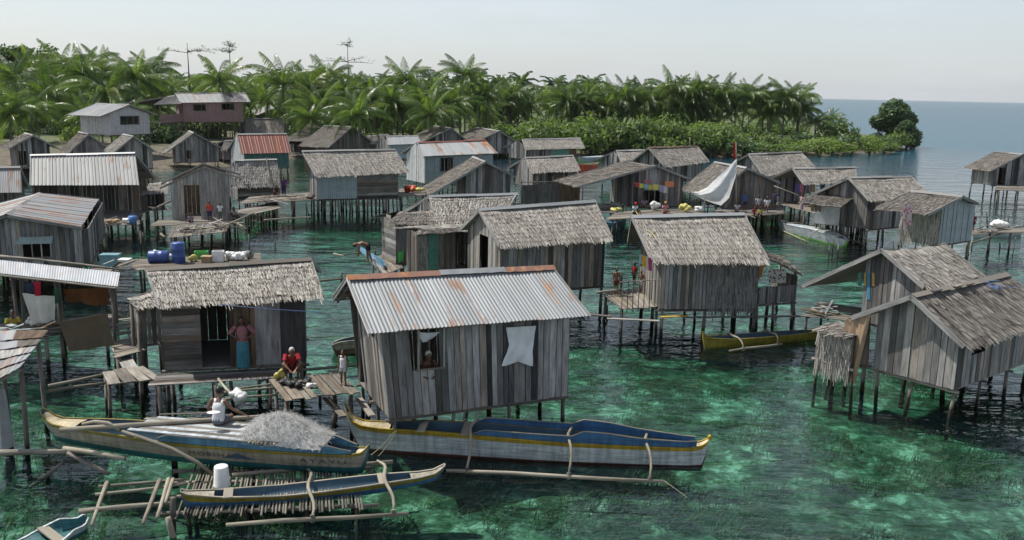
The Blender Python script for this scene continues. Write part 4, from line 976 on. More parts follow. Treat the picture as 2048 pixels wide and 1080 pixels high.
W2 = boat('outrigger_boat', 'cream and teal boat piled with nets, lettered side, on the slatted rack', (112, 893), (722, 944), .38, [(80, 820), (88, 838), (102, 848), (130, 854), (230, 869), (345, 887), (460, 897), (580, 906), (690, 912), (722, 907), (737, 892)], 1.15,
    [(0, .34, 'hullteal'), (.34, .88, 'hullcream'), (.88, 1, 'hullolive')], rb=.05, rs=.02, rise=.25, rail='hullolive', wash=(.4, .955, 'washblue', [(0, .05), (.05, .17), (.5, .17), (.55, .2), (.9, .18), (1, .05)]), decks=[(.01, .12, 'cream'), (.965, .995, 'cream')], draft=.0)
W3 = boat('outrigger_boat', 'narrow blue and mustard outrigger canoe, nearest, on the slatted rack', (372, 1012), (872, 968), .30, [(360, 982), (372, 989), (440, 995), (560, 993), (640, 985), (760, 968), (840, 956), (872, 947), (891, 930)], .62,
    [(0, .55, 'hullblue'), (.55, 1, 'hullolive')], rb=.02, rs=.045, rise2=.22, rail='bamboo', thwarts=[.17, .75], arms=[(622, 1000), (776, 985)], floats=[((452, 1050), (817, 1027))], far=1., decks=[(.01, .12, 'bamboo'), (.86, .985, 'bamboo')], draft=.07)
W4 = boat('rowing_skiff', 'small open white and blue skiff cut off at the bottom left', (178, 1052), (62, 1092), 0., [(170, 1030), (150, 1036), (118, 1036), (88, 1052), (50, 1075), (10, 1095), (-40, 1120)], .95, [(0, .55, 'washblue'), (.55, 1, 'hullwhite')], inside='hullteal', rb=.02, rs=.02, rail='hullwhite', n=20, group='small boats', thwarts=[.35], draft=.1)
W5 = boat('outrigger_boat', 'yellow outrigger canoe moored right of the middle hut', (1417, 694), (1640, 676), 0., [(1406, 662), (1412, 671), (1425, 677), (1470, 679), (1540, 674), (1600, 668), (1640, 661)], .7, [(0, 1, 'hullolive')], rb=.03, rs=.02, rail='hullolive', arms=[(1470, 688), (1540, 680)], floats=[((1459, 702), (1564, 688))], draft=.1, inside='inblue')
W6 = boat('outrigger_boat', 'white outrigger boat with bright green bottom moored among the right huts', (1568, 462), (1690, 494), 0., [(1563, 440), (1567, 447), (1580, 450), (1620, 458), (1660, 470), (1686, 479), (1692, 480)], 1.1, [(0, .25, 'hullgreen'), (.25, 1, 'hullwhite')], inside='hullwhite', rb=.03, rs=.02, rail='hullwhite', arms=[(1580, 462), (1640, 480)], floats=[((1543, 452), (1617, 484)), ((1690, 477), (1731, 490))], decks=[(.1, .9, 'hullwhite')], n=24)
W7 = boat('outrigger_boat', 'pale blue outrigger canoe with tall bow behind the thatched ridge', (1218, 462), (1250, 442), 0., [(1205, 455), (1215, 450), (1235, 444), (1250, 437), (1253, 424)], .7, [(0, 1, 'washblue')], inside='inblue', rail='washblue', n=20, decks=[(.3, .95, 'washblue')])
W8 = boat('small_canoe', 'narrow white and pale blue canoe a man bends over', (768, 548), (724, 500), .9, [(770, 532), (764, 520), (748, 510), (732, 500), (725, 494), (721, 484)], .45, [(0, 1, 'hullwhite')], inside='washblue', rail='washblue', n=20, group='small boats', draft=0)
W9 = boat('small_boat', 'bright orange red boat beyond the mat fence', (1158, 343), (1192, 340), 0., [(1152, 327), (1158, 328), (1175, 329), (1190, 328), (1197, 325)], 1.2, [(0, 1, 'hullorange')], inside='cream', rail='hullwhite', n=16, group='small boats')
W10 = boat('dugout_canoe', 'grey canoe floating behind the plank house, half hidden', (668, 706), (880, 694), 0., [(664, 690), (680, 684), (720, 680), (800, 676), (880, 670)], .7, [(0, .5, 'brown'), (.5, 1, 'hullcream')], inside='inblue', rail='hullcream', n=18, group='small boats')
W11 = boat('covered_boat', 'grey green boat with awning beyond the orange boat', (1166, 326), (1226, 322), 0., [(1160, 314), (1175, 315), (1200, 314), (1220, 312), (1230, 309)], 1.6, [(0, .3, 'hullgreen'), (.3, 1, 'bluegrey')], inside='cream', rail='hullwhite', n=16, group='small boats', decks=[(.1, .9, 'bluegrey')])
W12 = boat('outrigger_boat', 'white boat at the jetty behind the pale grey end wall', (1955, 474), (2040, 470), 0., [(1948, 458), (1960, 462), (2000, 461), (2036, 456), (2046, 452)], .8, [(0, 1, 'hullwhite')], inside='washblue', rail='hullwhite', n=18, decks=[(.1, .5, 'hullwhite')])
def lettering(boat_, txt, px_a, px_b, size, off, mat='letter', f=.58):
    """letters painted on the near side of a hull between two pixels"""
    a, ex, ey, X = boat_['a'], boat_['ex'], boat_['ey'], boat_['X']
    c = bpy.data.curves.new('lettering', 'FONT'); c.body = txt; c.size = size; c.align_x = 'LEFT'; c.extrude = .002; c.space_character = 1.25
    o = bpy.data.objects.new('lettering_tmp', c); COL.objects.link(o); bpy.context.view_layer.update()
    me = bpy.data.meshes.new_from_object(o.evaluated_get(bpy.context.evaluated_depsgraph_get())); bpy.data.objects.remove(o)
    x0 = (VP(px_a, a-ey*.55, ey)-a).dot(ex); x1 = (VP(px_b, a-ey*.55, ey)-a).dot(ex); wd = max(v.co.x for v in me.vertices); t_ = lambda x: (x-X(0))/(X(1)-X(0))
    for v in me.vertices:                    # lay every point on the planking
        x = x0+(x1-x0)*v.co.x/wd; t = t_(x); ff = off+v.co.y/max(.1, boat_['Sh'](t)-boat_['K'](t)); y = -boat_['yf'](t, max(.05, ff)) if ff < 1 else 0
        v.co = Vector((x, y-.006-v.co.z, lerp(boat_['K'](t), boat_['Sh'](t), ff)))
    me.materials.clear(); me.materials.append(M[mat])
    return link('lettering', me, boat_['root'])
lettering(W2, 'MOBINA', (374, 905), (462, 918), .17, .52)
lettering(W2, 'AYAYU', (592, 920), (682, 925), .17, .52)
g = MB()   # dark painted peak between the two words
for x0, x1, xm in ((.585, .685, .635),):
    X, yf, K, Sh = W2['X'], W2['yf'], W2['K'], W2['Sh']; pt = lambda t, f: Vector((X(t), -yf(t, f)-.008, lerp(K(t), Sh(t), f)))
    g.face([pt(x0, .48), pt(xm, .5), pt(xm, .78)]); g.face([pt(xm, .5), pt(x1, .48), pt(xm, .78)])
g.build('painted_emblem', M['inblue'], W2['root'])
# yellow knob and lashing on the white boat's stern
g = MB(); xs = W1['X'](.998); zs = W1['Sh'](.998); g.tube([(xs-.04, 0, zs-.1), (xs+.02, 0, zs+.02)], .035, 6); g.ball((xs+.03, 0, zs+.06), .06, .06, .075); g.build('stern_knob', M['hullyel'], W1['root'], True)
# loose boards, sheeting and slats in the net boat
X, Sh, yf = W2['X'], W2['Sh'], W2['yf']
for k in range(7):
    g = MB(); y = lerp(-.42, .45, k/6); t0, t1 = R.uniform(.3, .34), R.uniform(.66, .7); g.beam((X(t0), y, Sh(t0)+.16), (X(t1), y, Sh(t1)+.19), R.uniform(.1, .16), .02); g.build('deck_board', M['deck' if k % 2 else 'hullwhite'], W2['root'])
for k in range(7):
    g = MB(); t = lerp(.675, .745, k/6); g.tube([(X(t), -yf(t, 1)-.08, Sh(t)+.19), (X(t)+.12, .3, Sh(t)+.26)], .03, 6); g.build('slat', M['bamboo'], W2['root'])

for k, pts in enumerate(([((238, 860), 1.1), ((285, 876), 1.12), ((345, 898), 1.02), ((395, 925), .75), ((428, 950), .42)], [((165, 848), 1.15), ((190, 843), 1.3), ((215, 846), 1.3), ((240, 860), 1.12)])):
    g = MB(); iw = Matrix.Rotation(-W2['ang'], 4, 'Z') @ Matrix.Translation(-W2['root'].location); g.tube([iw @ G(q, z_) for q, z_ in pts], [.035, .045, .048, .045, .035][:len(pts)], 8); g.build('outrigger_arm', M['bamboo'], W2['root'], True)
# ============================================================ people
def skinm(name, c): return plain(name, c, .55)
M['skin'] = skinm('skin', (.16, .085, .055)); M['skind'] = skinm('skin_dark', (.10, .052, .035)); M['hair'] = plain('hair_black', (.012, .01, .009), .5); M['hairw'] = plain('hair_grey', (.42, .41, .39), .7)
CL = {}
def cl(c, c2=None, sc=9.):
    k = (c, c2)
    if k not in CL: CL[k] = cloth('cloth_%d' % len(CL), c, c2, sc, .12)
    return CL[k]
POSE = {  # joints for a figure of height 1, facing -y: pelvis, chest, neck, head, then right/left shoulder elbow wrist, hip knee ankle
 'stand': dict(pel=(0, 0, .52), chest=(0, .0, .70), neck=(0, -.005, .83), head=(0, -.02, .925), sh=(.105, 0, .80), el=((-.14, .01, .63), (.14, .01, .63)), wr=((-.13, -.04, .48), (.13, -.04, .48)), kn=((-.055, -.01, .27), (.055, -.01, .27)), an=((-.06, .01, .035), (.06, .01, .035))),
 'hips': dict(pel=(0, 0, .52), chest=(0, .0, .70), neck=(0, -.005, .83), head=(0, -.03, .92), sh=(.11, 0, .80), el=((-.23, .03, .66), (.23, .03, .66)), wr=((-.1, -.06, .60), (.1, -.06, .60)), kn=((-.055, -.01, .27), (.055, -.01, .27)), an=((-.06, .01, .035), (.06, .01, .035))),
 'lean': dict(pel=(0, .12, .52), chest=(0, .02, .69), neck=(0, -.06, .81), head=(0, -.1, .905), sh=(.12, -.03, .785), el=((-.19, -.07, .62), (.19, -.07, .62)), wr=((-.08, -.17, .58), (.08, -.17, .58)), kn=((-.055, .1, .27), (.055, .1, .27)), an=((-.06, .12, .035), (.06, .12, .035))),
 'squat': dict(pel=(0, .08, .13), chest=(0, -.02, .31), neck=(0, -.1, .42), head=(0, -.15, .50), sh=(.105, -.07, .40), el=((-.14, -.2, .28), (.14, -.2, .28)), wr=((-.05, -.3, .2), (.05, -.3, .2)), kn=((-.15, -.14, .27), (.15, -.14, .27)), an=((-.1, -.04, .035), (.1, -.04, .035))),
 'sit': dict(pel=(0, .05, .06), chest=(0, .03, .24), neck=(0, 0, .37), head=(0, -.02, .465), sh=(.1, .01, .34), el=((-.14, -.02, .2), (.14, -.02, .2)), wr=((-.1, -.14, .13), (.1, -.14, .13)), kn=((-.1, -.2, .16), (.1, -.2, .16)), an=((-.06, -.3, .03), (.06, -.3, .03))),
 'seat': dict(pel=(0, 0, .28), chest=(0, .01, .46), neck=(0, -.01, .59), head=(0, -.03, .685), sh=(.1, 0, .56), el=((-.14, -.02, .42), (.14, -.02, .42)), wr=((-.08, -.15, .34), (.08, -.15, .34)), kn=((-.06, -.24, .27), (.06, -.24, .27)), an=((-.06, -.22, .035), (.06, -.22, .035))),
 'bend': dict(pel=(0, 0, .50), chest=(0, -.17, .56), neck=(0, -.29, .55), head=(0, -.37, .52), sh=(.1, -.25, .545), el=((-.12, -.27, .39), (.12, -.27, .39)), wr=((-.08, -.28, .25), (.08, -.28, .25)), kn=((-.06, -.01, .27), (.06, .03, .27)), an=((-.08, .02, .035), (.08, .1, .035))),
 'reach': dict(pel=(0, 0, .2), chest=(0, -.02, .38), neck=(0, -.05, .51), head=(.02, -.09, .605), sh=(.105, -.02, .48), el=((-.2, -.06, .36), (.2, -.05, .34)), wr=((-.33, -.16, .26), (.15, -.16, .22)), kn=((-.09, -.2, .2), (.09, -.2, .2)), an=((-.07, -.1, .03), (.07, -.1, .03))),
}
def person(label, pos, h, face, pose, skin='skin', top=None, bottom=None, hair='hair', long_hair=False, vox=.02, sleeve=.6, group='villagers', headwear=None, hand=False, shorts=.6, tank=False, wrap=None):
    P = {k: v for k, v in POSE[pose].items()}; V = lambda p: Vector(p)*h
    o = empty('person', pos, face, label, 'person', group)
    b = MB(); pel, ch, nk, hd = V(P['pel']), V(P['chest']), V(P['neck']), V(P['head']); sx = P['sh'][0]; shy = P['sh'][1:]
    up = (ch-pel).normalized()
    b.tube([pel-up*.05*h, pel, pel.lerp(ch, .5), ch, ch.lerp(nk, .55), nk], [(.06*h, .05*h), (.088*h, .06*h), (.075*h, .055*h), (.092*h, .062*h), (.085*h, .05*h), (.035*h, .035*h)], 12, ref=(1, 0, 0))
    hx = (hd-nk).normalized(); b.tube([nk-hx*.02*h, nk.lerp(hd, .6)], [.033*h, .03*h], 8)
    fwd = Vector((0, -1, 0)); hax = Vector((1, 0, 0)); hup = (hx*.5+Vector((0, 0, .5))).normalized() if pose != 'bend' else hx; hf = hax.cross(hup).normalized()*-1
    if hf.y > 0 and pose != 'bend': hf = -hf
    b.ball(hd, .046*h, .057*h, .068*h, 12, 10, axes=(hax, hf, hup)); b.ball(hd-hup*.03*h+hf*.012*h, .034*h, .042*h, .04*h, 10, 8, axes=(hax, hf, hup))
    b.ball(hd+hf*.058*h-hup*.008*h, .009*h, .014*h, .012*h, 6, 6, axes=(hax, hf, hup))
    for s in (-1, 1): b.ball(hd+hax*s*.047*h-hup*.005*h, .007*h, .012*h, .018*h, 6, 6, axes=(hax, hf, hup))
    arms = []
    for i, s in enumerate((-1, 1)):
        S0 = Vector((s*sx, shy[0], shy[1]))*h; E = V(P['el'][i]); Wr = V(P['wr'][i]); arms.append((S0, E, Wr)); b.ball(S0, .034*h, nu=8, nv=6); b.tube([S0, S0.lerp(E, .5), E, E.lerp(Wr, .4), Wr], [.031*h, .028*h, .022*h, .023*h, .015*h], 8); b.ball(E, .022*h, nu=8, nv=6)
        d = (Wr-E).normalized(); pl_ = Wr+d*.03*h; sd = d.cross(Vector((0, 0, 1))); sd = sd.normalized() if sd.length > .1 else Vector((1, 0, 0)); fw = (d*.8+fwd*.3+Vector((0, 0, -.25))).normalized()
        b.tube([Wr-d*.005*h, pl_, pl_+d*.02*h], [(.016*h, .012*h), (.024*h, .011*h), (.024*h, .01*h)], 8, ref=sd)
        for k in range(4):
            q = pl_+d*.018*h+sd*(k-1.5)*.0125*h; l = (.034, .042, .04, .03)[k]*h; b.tube([q, q+d*l*.5, q+(d*.5+fw*.5)*l], [.0058*h, .0055*h, .0045*h], 5)
        q = Wr+d*.018*h+sd*(-s)*.02*h; b.tube([q, q+(d*.7+sd*(-s)*.6)*.024*h, q+(d*.95+sd*(-s)*.5)*.042*h], [.007*h, .0065*h, .005*h], 5)
    legs = []
    for i, s in enumerate((-1, 1)):
        Hp = pel+Vector((s*.048*h, 0, -.01*h)); K = V(P['kn'][i]); A = V(P['an'][i]); legs.append((Hp, K, A)); b.ball(Hp, .055*h, nu=8, nv=6); b.tube([Hp, Hp.lerp(K, .5), K, K.lerp(A, .35), A], [.055*h, .048*h, .034*h, .035*h, .02*h], 9); b.ball(K, .034*h, nu=8, nv=6)
        b.tube([A+Vector((0, .025*h, -.012*h)), A+Vector((0, -.03*h, -.018*h)), A+Vector((s*.008*h, -.085*h, -.024*h))], [(.022*h, .018*h), (.026*h, .016*h), (.02*h, .01*h)], 8, ref=(1, 0, 0))
    me = b.mesh('body', M[skin], True); body = link('body', me, o)
    m_ = body.modifiers.new('Remesh', 'REMESH'); m_.mode = 'VOXEL'; m_.voxel_size = vox*h/1.6; m_.use_smooth_shade = True
    g = MB(); g.ball(hd+hup*.014*h-hf*.012*h, .052*h, .058*h, .062*h, 12, 8, axes=(hax, hf, hup))
    g.v = [tuple(Vector(v)) if (Vector(v)-hd).dot(hf) < .018*h or (Vector(v)-hd).dot(hup) > .028*h else tuple(hd+(Vector(v)-hd)*.55) for v in g.v]
    if long_hair: g.tube([hd-hf*.04*h, hd-hf*.06*h-Vector((0, 0, .08*h)), nk-hf*.06*h-Vector((0, 0, .06*h))], [(.045*h, .03*h), (.05*h, .025*h), (.03*h, .015*h)], 8, ref=(1, 0, 0))
    g.build('hair', M[hair], o, True)
    for s in (-1, 1):
        g = MB(); g.ball(hd+hf*.053*h+hax*s*.017*h+hup*.004*h, .006*h, .004*h, .004*h, 6, 5, axes=(hax, hf, hup)); g.build('eye', M['hair'], o, True)
    g = MB(); g.ball(hd+hf*.05*h-hup*.034*h, .013*h, .004*h, .004*h, 6, 5, axes=(hax, hf, hup)); g.build('mouth', M['hullred'], o, True)
    if top:
        g = MB(); e = .012*h; t1 = nk if not tank else ch.lerp(nk, .45)
        g.tube([pel-up*.01*h, pel, pel.lerp(ch, .5), ch, ch.lerp(nk, .5), ch.lerp(nk, .85 if not tank else .6)], [(.098*h, .07*h), (.098*h+e*.4, .07*h), (.086*h, .066*h), (.1*h, .072*h), (.095*h, .06*h), (.05*h, .045*h)], 14, ref=(1, 0, 0), cap=False)
        for S0, E, Wr in arms:
            if not tank: g.tube([S0+(S0-E).normalized()*.02*h, S0.lerp(E, sleeve*.5), S0.lerp(E, sleeve)], [.045*h, .042*h, .045*h], 9, cap=False)
            else: g.tube([ch.lerp(S0, .5), S0.lerp(nk, .45)+Vector((0, 0, .012*h))], [(.03*h, .06*h), (.014*h, .05*h)], 8)
        g.build('shirt', top, o, True)
    if bottom and wrap is None:
        g = MB(); g.tube([pel+up*.03*h, pel-up*.02*h, pel-up*.055*h], [(.094*h, .068*h), (.1*h, .075*h), (.09*h, .066*h)], 12, ref=(1, 0, 0))
        for Hp, K, A in legs: g.tube([Hp, Hp.lerp(K, .5*min(1, shorts)), Hp.lerp(K, min(1, shorts))]+([K.lerp(A, (shorts-1)*.5), K.lerp(A, shorts-1)] if shorts > 1 else []), [.064*h, .058*h, .055*h]+([.045*h, .04*h] if shorts > 1 else []), 10, cap=False)
        g.build('shorts' if shorts <= 1 else 'trousers', bottom, o, True)
    if wrap:
        g = MB(); n = 40; rows = []
        for zf_, r_ in ((.56, .085), (.50, .105), (.35, .11), (.2, .115), (wrap, .12)):
            rows.append([Vector((math.cos(6.2832*j/n)*(r_+.007*math.sin(j*2.3)*(.6-zf_)*3), math.sin(6.2832*j/n)*(r_*.72+.006*math.sin(j*1.9)*(.6-zf_)*3), zf_))*h for j in range(n+1)])
        g.grid(rows); g.build('skirt', bottom, o, True)
    if headwear:
        g = MB(); g.ball(hd+hup*.02*h, .058*h, .066*h, .066*h, 12, 8, axes=(hax, hf, hup)); g.build('headscarf', headwear, o, True)
    return o
ff = lambda q, z: Vector(G(q, z))
WHT = (.62, .63, .64); RED = (.3, .03, .04)
M['pstripe'] = cl((.36, .19, .19), (.24, .1, .12), 40.); M['bskirt'] = cl((.02, .10, .16), (.06, .2, .25), 22.)
person('woman in pink shirt and long blue skirt standing in the hut doorway', ff((487, 737), 1.12), 1.58, .15, 'hips', 'skind', M['pstripe'], M['bskirt'], vox=.014, sleeve=.95, wrap=.03, long_hair=True)
person('grey haired person in dark red shirt squatting on the slat deck', ff((584, 752), 1.1), 1.6, .3, 'squat', 'skin', cl(RED), cl((.05, .04, .04)), hair='hairw', vox=.014)
person('small child in white top standing on the slat deck', ff((687, 769), 1.12), 1.0, -.2, 'stand', 'skin', cl(WHT), cl((.5, .52, .56)), vox=.014, tank=True, shorts=.5)
wp = H1.a+H1.ex*1.05+H1.ey*.25
wz = G((862, 735), 1.0)
person('shirtless man leaning out of the plank house window', Vector((wp.x, wp.y, 1.02)), 1.66, math.atan2(H1.ex.y, H1.ex.x), 'lean', 'skind', None, cl((.05, .05, .08)), hair='hairw', vox=.014)
bp = W2['a']+W2['ex']*(W2['X'](.535))+W2['ey']*.3
person('man in white vest sitting in the net boat, back turned', Vector((bp.x, bp.y, .95)), 1.66, 2.9, 'reach', 'skin', cl(WHT), cl((.12, .13, .16)), vox=.014, tank=True)
person('man in black shorts bending over the pale canoe', ff((736, 524), 1.15), 1.62, -1.25, 'bend', 'skin', None, cl((.02, .02, .03)), vox=.016)
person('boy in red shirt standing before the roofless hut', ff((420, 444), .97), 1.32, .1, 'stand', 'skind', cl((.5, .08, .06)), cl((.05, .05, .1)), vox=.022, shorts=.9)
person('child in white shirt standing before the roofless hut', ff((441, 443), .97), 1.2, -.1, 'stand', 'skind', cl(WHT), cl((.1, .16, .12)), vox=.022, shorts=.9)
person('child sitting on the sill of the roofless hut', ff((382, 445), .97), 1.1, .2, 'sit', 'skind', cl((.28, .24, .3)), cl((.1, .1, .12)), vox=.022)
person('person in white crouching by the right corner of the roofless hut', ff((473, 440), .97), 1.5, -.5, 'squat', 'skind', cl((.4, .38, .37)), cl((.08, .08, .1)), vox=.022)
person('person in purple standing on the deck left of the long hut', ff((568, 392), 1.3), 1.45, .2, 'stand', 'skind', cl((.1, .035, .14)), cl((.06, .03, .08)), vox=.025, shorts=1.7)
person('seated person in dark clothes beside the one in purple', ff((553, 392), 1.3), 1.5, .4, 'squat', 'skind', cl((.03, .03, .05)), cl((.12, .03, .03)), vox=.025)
person('bare chested boy leaning on the porch rail, right of middle', ff((1231, 590), 1.12), 1.15, .5, 'stand', 'skin', None, cl((.12, .05, .03)), vox=.018)
person('small child in pale shorts on the railed porch', ff((1281, 586), 1.12), .95, -.6, 'stand', 'skin', None, cl((.5, .5, .52)), vox=.018)
person('child in red peeking round the porch doorway', ff((1268, 570), 1.12), 1.0, -1.0, 'stand', 'skind', cl((.3, .03, .04)), cl((.1, .1, .1)), vox=.02)
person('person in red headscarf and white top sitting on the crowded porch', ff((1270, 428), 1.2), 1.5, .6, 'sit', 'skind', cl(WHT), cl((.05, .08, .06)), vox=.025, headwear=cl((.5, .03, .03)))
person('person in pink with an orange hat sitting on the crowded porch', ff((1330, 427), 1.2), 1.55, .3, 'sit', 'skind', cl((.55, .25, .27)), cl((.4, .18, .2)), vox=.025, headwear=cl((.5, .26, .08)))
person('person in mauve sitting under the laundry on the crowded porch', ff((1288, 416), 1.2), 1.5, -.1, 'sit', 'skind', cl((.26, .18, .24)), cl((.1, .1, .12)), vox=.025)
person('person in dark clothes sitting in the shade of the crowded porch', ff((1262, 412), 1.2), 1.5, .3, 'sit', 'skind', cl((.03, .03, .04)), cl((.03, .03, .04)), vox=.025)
GR = [(1488, 424, 'stand', 1.45, (.05, .12, .3), 'person in blue striped shirt standing under the thatch right of the sail'), (1474, 424, 'sit', 1.4, (.5, .5, .52), 'child in white sitting at the foot of the man in blue'), (1516, 421, 'seat', 1.5, (.35, .36, .4), 'person in pale shirt seated right of the sail'), (1533, 424, 'seat', 1.5, WHT, 'person in white shirt seated in the middle of the right group'),
      (1520, 432, 'sit', 1.2, (.42, .35, .06), 'child in yellow sitting at the deck edge'), (1548, 420, 'stand', 1.4, (.08, .07, .14), 'person in dark blue standing at the right end of the group'), (1508, 430, 'sit', 1.1, (.3, .05, .05), 'child in dark red sitting at the deck edge'), (1527, 414, 'stand', 1.4, (.3, .4, .1), 'person in lime green standing at the back of the group'), (1536, 413, 'stand', 1.35, (.35, .2, .3), 'person in pink standing at the back of the group')]
for (x, y, ps, hh, c, lb) in GR: person(lb, ff((x, y), 1.2), hh, R.uniform(-.6, .6), ps, 'skind', cl(c), cl((.04, .04, .07)), vox=.028)
person('child in pink wrap standing on the walkway of the open shelter', ff((1602, 422), 1.3), 1.25, -.9, 'stand', 'skin', cl((.45, .3, .32)), cl((.4, .28, .3)), vox=.025, wrap=.1, long_hair=True)
person('child in dark red standing at the jetty behind the pale end wall', ff((1944, 463), 1.3), 1.15, -.6, 'stand', 'skind', cl((.16, .03, .04)), cl((.03, .03, .04)), vox=.025)
person('person in yellow shirt sitting in the shade at the far left', ff((28, 668), 1.15), 1.5, .6, 'sit', 'skind', cl((.36, .27, .05)), cl((.05, .05, .08)), vox=.02)
M['tinb'] = tin('bright_sheet', (.33, .345, .36), .25, .62)
M['tinrr'] = tin('very_rusty_sheet', (.22, .2, .19), .75, .46)
# ============================================================ decks, walkways, posts
deck('slat_deck', 'sunlit bamboo slat deck where the grey haired person squats', [(540, 764), (566, 797), (712, 785), (672, 744)], 1.1, .17, 'deck', ragged=.25, gap=.03)
deck('hut_walkway', 'dark plank walkway along the front of the doorway hut', [(318, 748), (600, 734), (552, 756), (300, 772)], 1.08, .2, 'woodd', skip=.08)
deck('plank_landing', 'pale broken plank landing left of the doorway hut', [(206, 744), (212, 768), (322, 757), (284, 733)], 1.05, .3, 'deck', gap=.025)
deck('porch_deck', 'railed slat porch at the left of the half thatch hut', [(1205, 588), (1242, 618), (1320, 613), (1288, 574)], 1.1, .15, 'deck', gap=.03)
deck('porch_deck', 'wide plank porch under the long low thatch at right', [(1642, 604), (1722, 616), (1706, 641), (1606, 631)], 1.0, .17, 'deck')
deck('jetty_deck', 'board platform between low thatch and the long stilted hut', [(480, 408), (636, 399), (636, 384), (500, 394)], 1.28, .2, 'deck', near=False)
deck('porch_deck', 'cluttered deck under the white ribbed roof', [(150, 455), (278, 447), (276, 430), (160, 438)], .88, .2, 'deck', near=False)
deck('drying_rack', 'slatted drying rack in front of the roofless hut', [(335, 476), (345, 452), (462, 442), (452, 464)], .95, .12, 'deck', near=False, gap=.04)
deck('hut_deck', 'plank sill deck before the roofless hut', [(300, 452), (486, 446), (480, 436), (318, 440)], .93, .2, 'deck', near=False)
deck('jetty_deck', 'low board walk between the roofless hut and the pale thatch', [(462, 438), (560, 416), (552, 404), (462, 424)], 1.0, .2, 'deck', near=False)
deck('porch_deck', 'crowded deck in front of the laundry hung hut', [(1212, 440), (1405, 428), (1400, 414), (1235, 424)], 1.18, .2, 'deck', near=False)
deck('porch_deck', 'deck right of the sail where a group sits', [(1430, 438), (1568, 428), (1562, 410), (1432, 420)], 1.18, .2, 'woodd', near=False)
deck('jetty_deck', 'plank jetty behind the pale grey end wall', [(1930, 470), (2070, 464), (2070, 455), (1930, 460)], 1.25, .2, 'deck', near=False)
deck('jetty_deck', 'landing below the lone hut at the right edge', [(1990, 380), (2070, 384), (2070, 374), (1995, 371)], 1.2, .2, 'deck', near=False)
deck('storage_deck', 'long storage deck with drums and boxes behind the doorway hut', [(180, 545), (520, 528), (520, 508), (190, 524)], 1.2, .22, 'deck', near=False)
deck('boat_deck', 'short slat deck beside the pale canoe', [(742, 518), (768, 548), (806, 536), (782, 504)], 1.1, .12, 'deck', gap=.03, skip=.12)
deck('shelter_deck', 'littered floor of the open shelter at far left', [(-60, 690), (232, 655), (226, 630), (-60, 655)], 1.1, .2, 'woodd', near=False)
deck('walkway', 'narrow slat gangway between shelter and doorway hut', [(225, 640), (285, 632), (290, 700), (232, 715)], 1.05, .16, 'deck', skip=.25, near=True)
deck('house_walkway', 'walkway of the open shelter among the right huts', [(1560, 410), (1735, 452), (1740, 446), (1575, 404)], 1.25, .2, 'deck', near=False)
deck('back_porch', 'small deck stacked with goods right of the long stilted hut', [(796, 394), (850, 390), (846, 374), (800, 378)], 1.3, .2, 'deck', near=False)
# slatted boat rack
P = [G(q, .3) for q in ((392, 928), (352, 1032), (732, 1012), (716, 922))]
rk = empty('boat_rack', (P[0].x, P[0].y, 0), 0, 'slatted bamboo rack under the two left boats', 'boat rack'); o_ = Vector((P[0].x, P[0].y, 0)); n = 56
for i in range(n):
    if R.random() < .1: continue
    f = (i+R.uniform(-.2, .2))/n; a = P[0].lerp(P[3], f)-o_; b = P[1].lerp(P[2], f)-o_; d = (b-a).normalized(); b = b+d*R.uniform(-.15, .2); g = MB(); g.tube([a, a.lerp(b, .5)+Vector((0, 0, R.uniform(-.015, .015))), b], R.uniform(.018, .027), 6); g.build('slat', M['pole' if R.random() < .6 else 'bamboo'], rk, True)
for f in (.1, .35, .62, .92):
    g = MB(); a = P[0].lerp(P[1], f)-o_; b = P[3].lerp(P[2], f)-o_; g.tube([a-Vector((.5, 0, .07)), b+Vector((.3, 0, -.07))], .045, 7); g.build('bearer', M['pole'], rk, True)
    for u in (.05, .35, .68, .95):
        p = a.lerp(b, u); g = MB(); g.tube([p+Vector((R.uniform(-.1, .1), 0, -1.5)), p-Vector((0, 0, .03))], .05, 7); g.build('stilt', M['stilt'], rk, True)
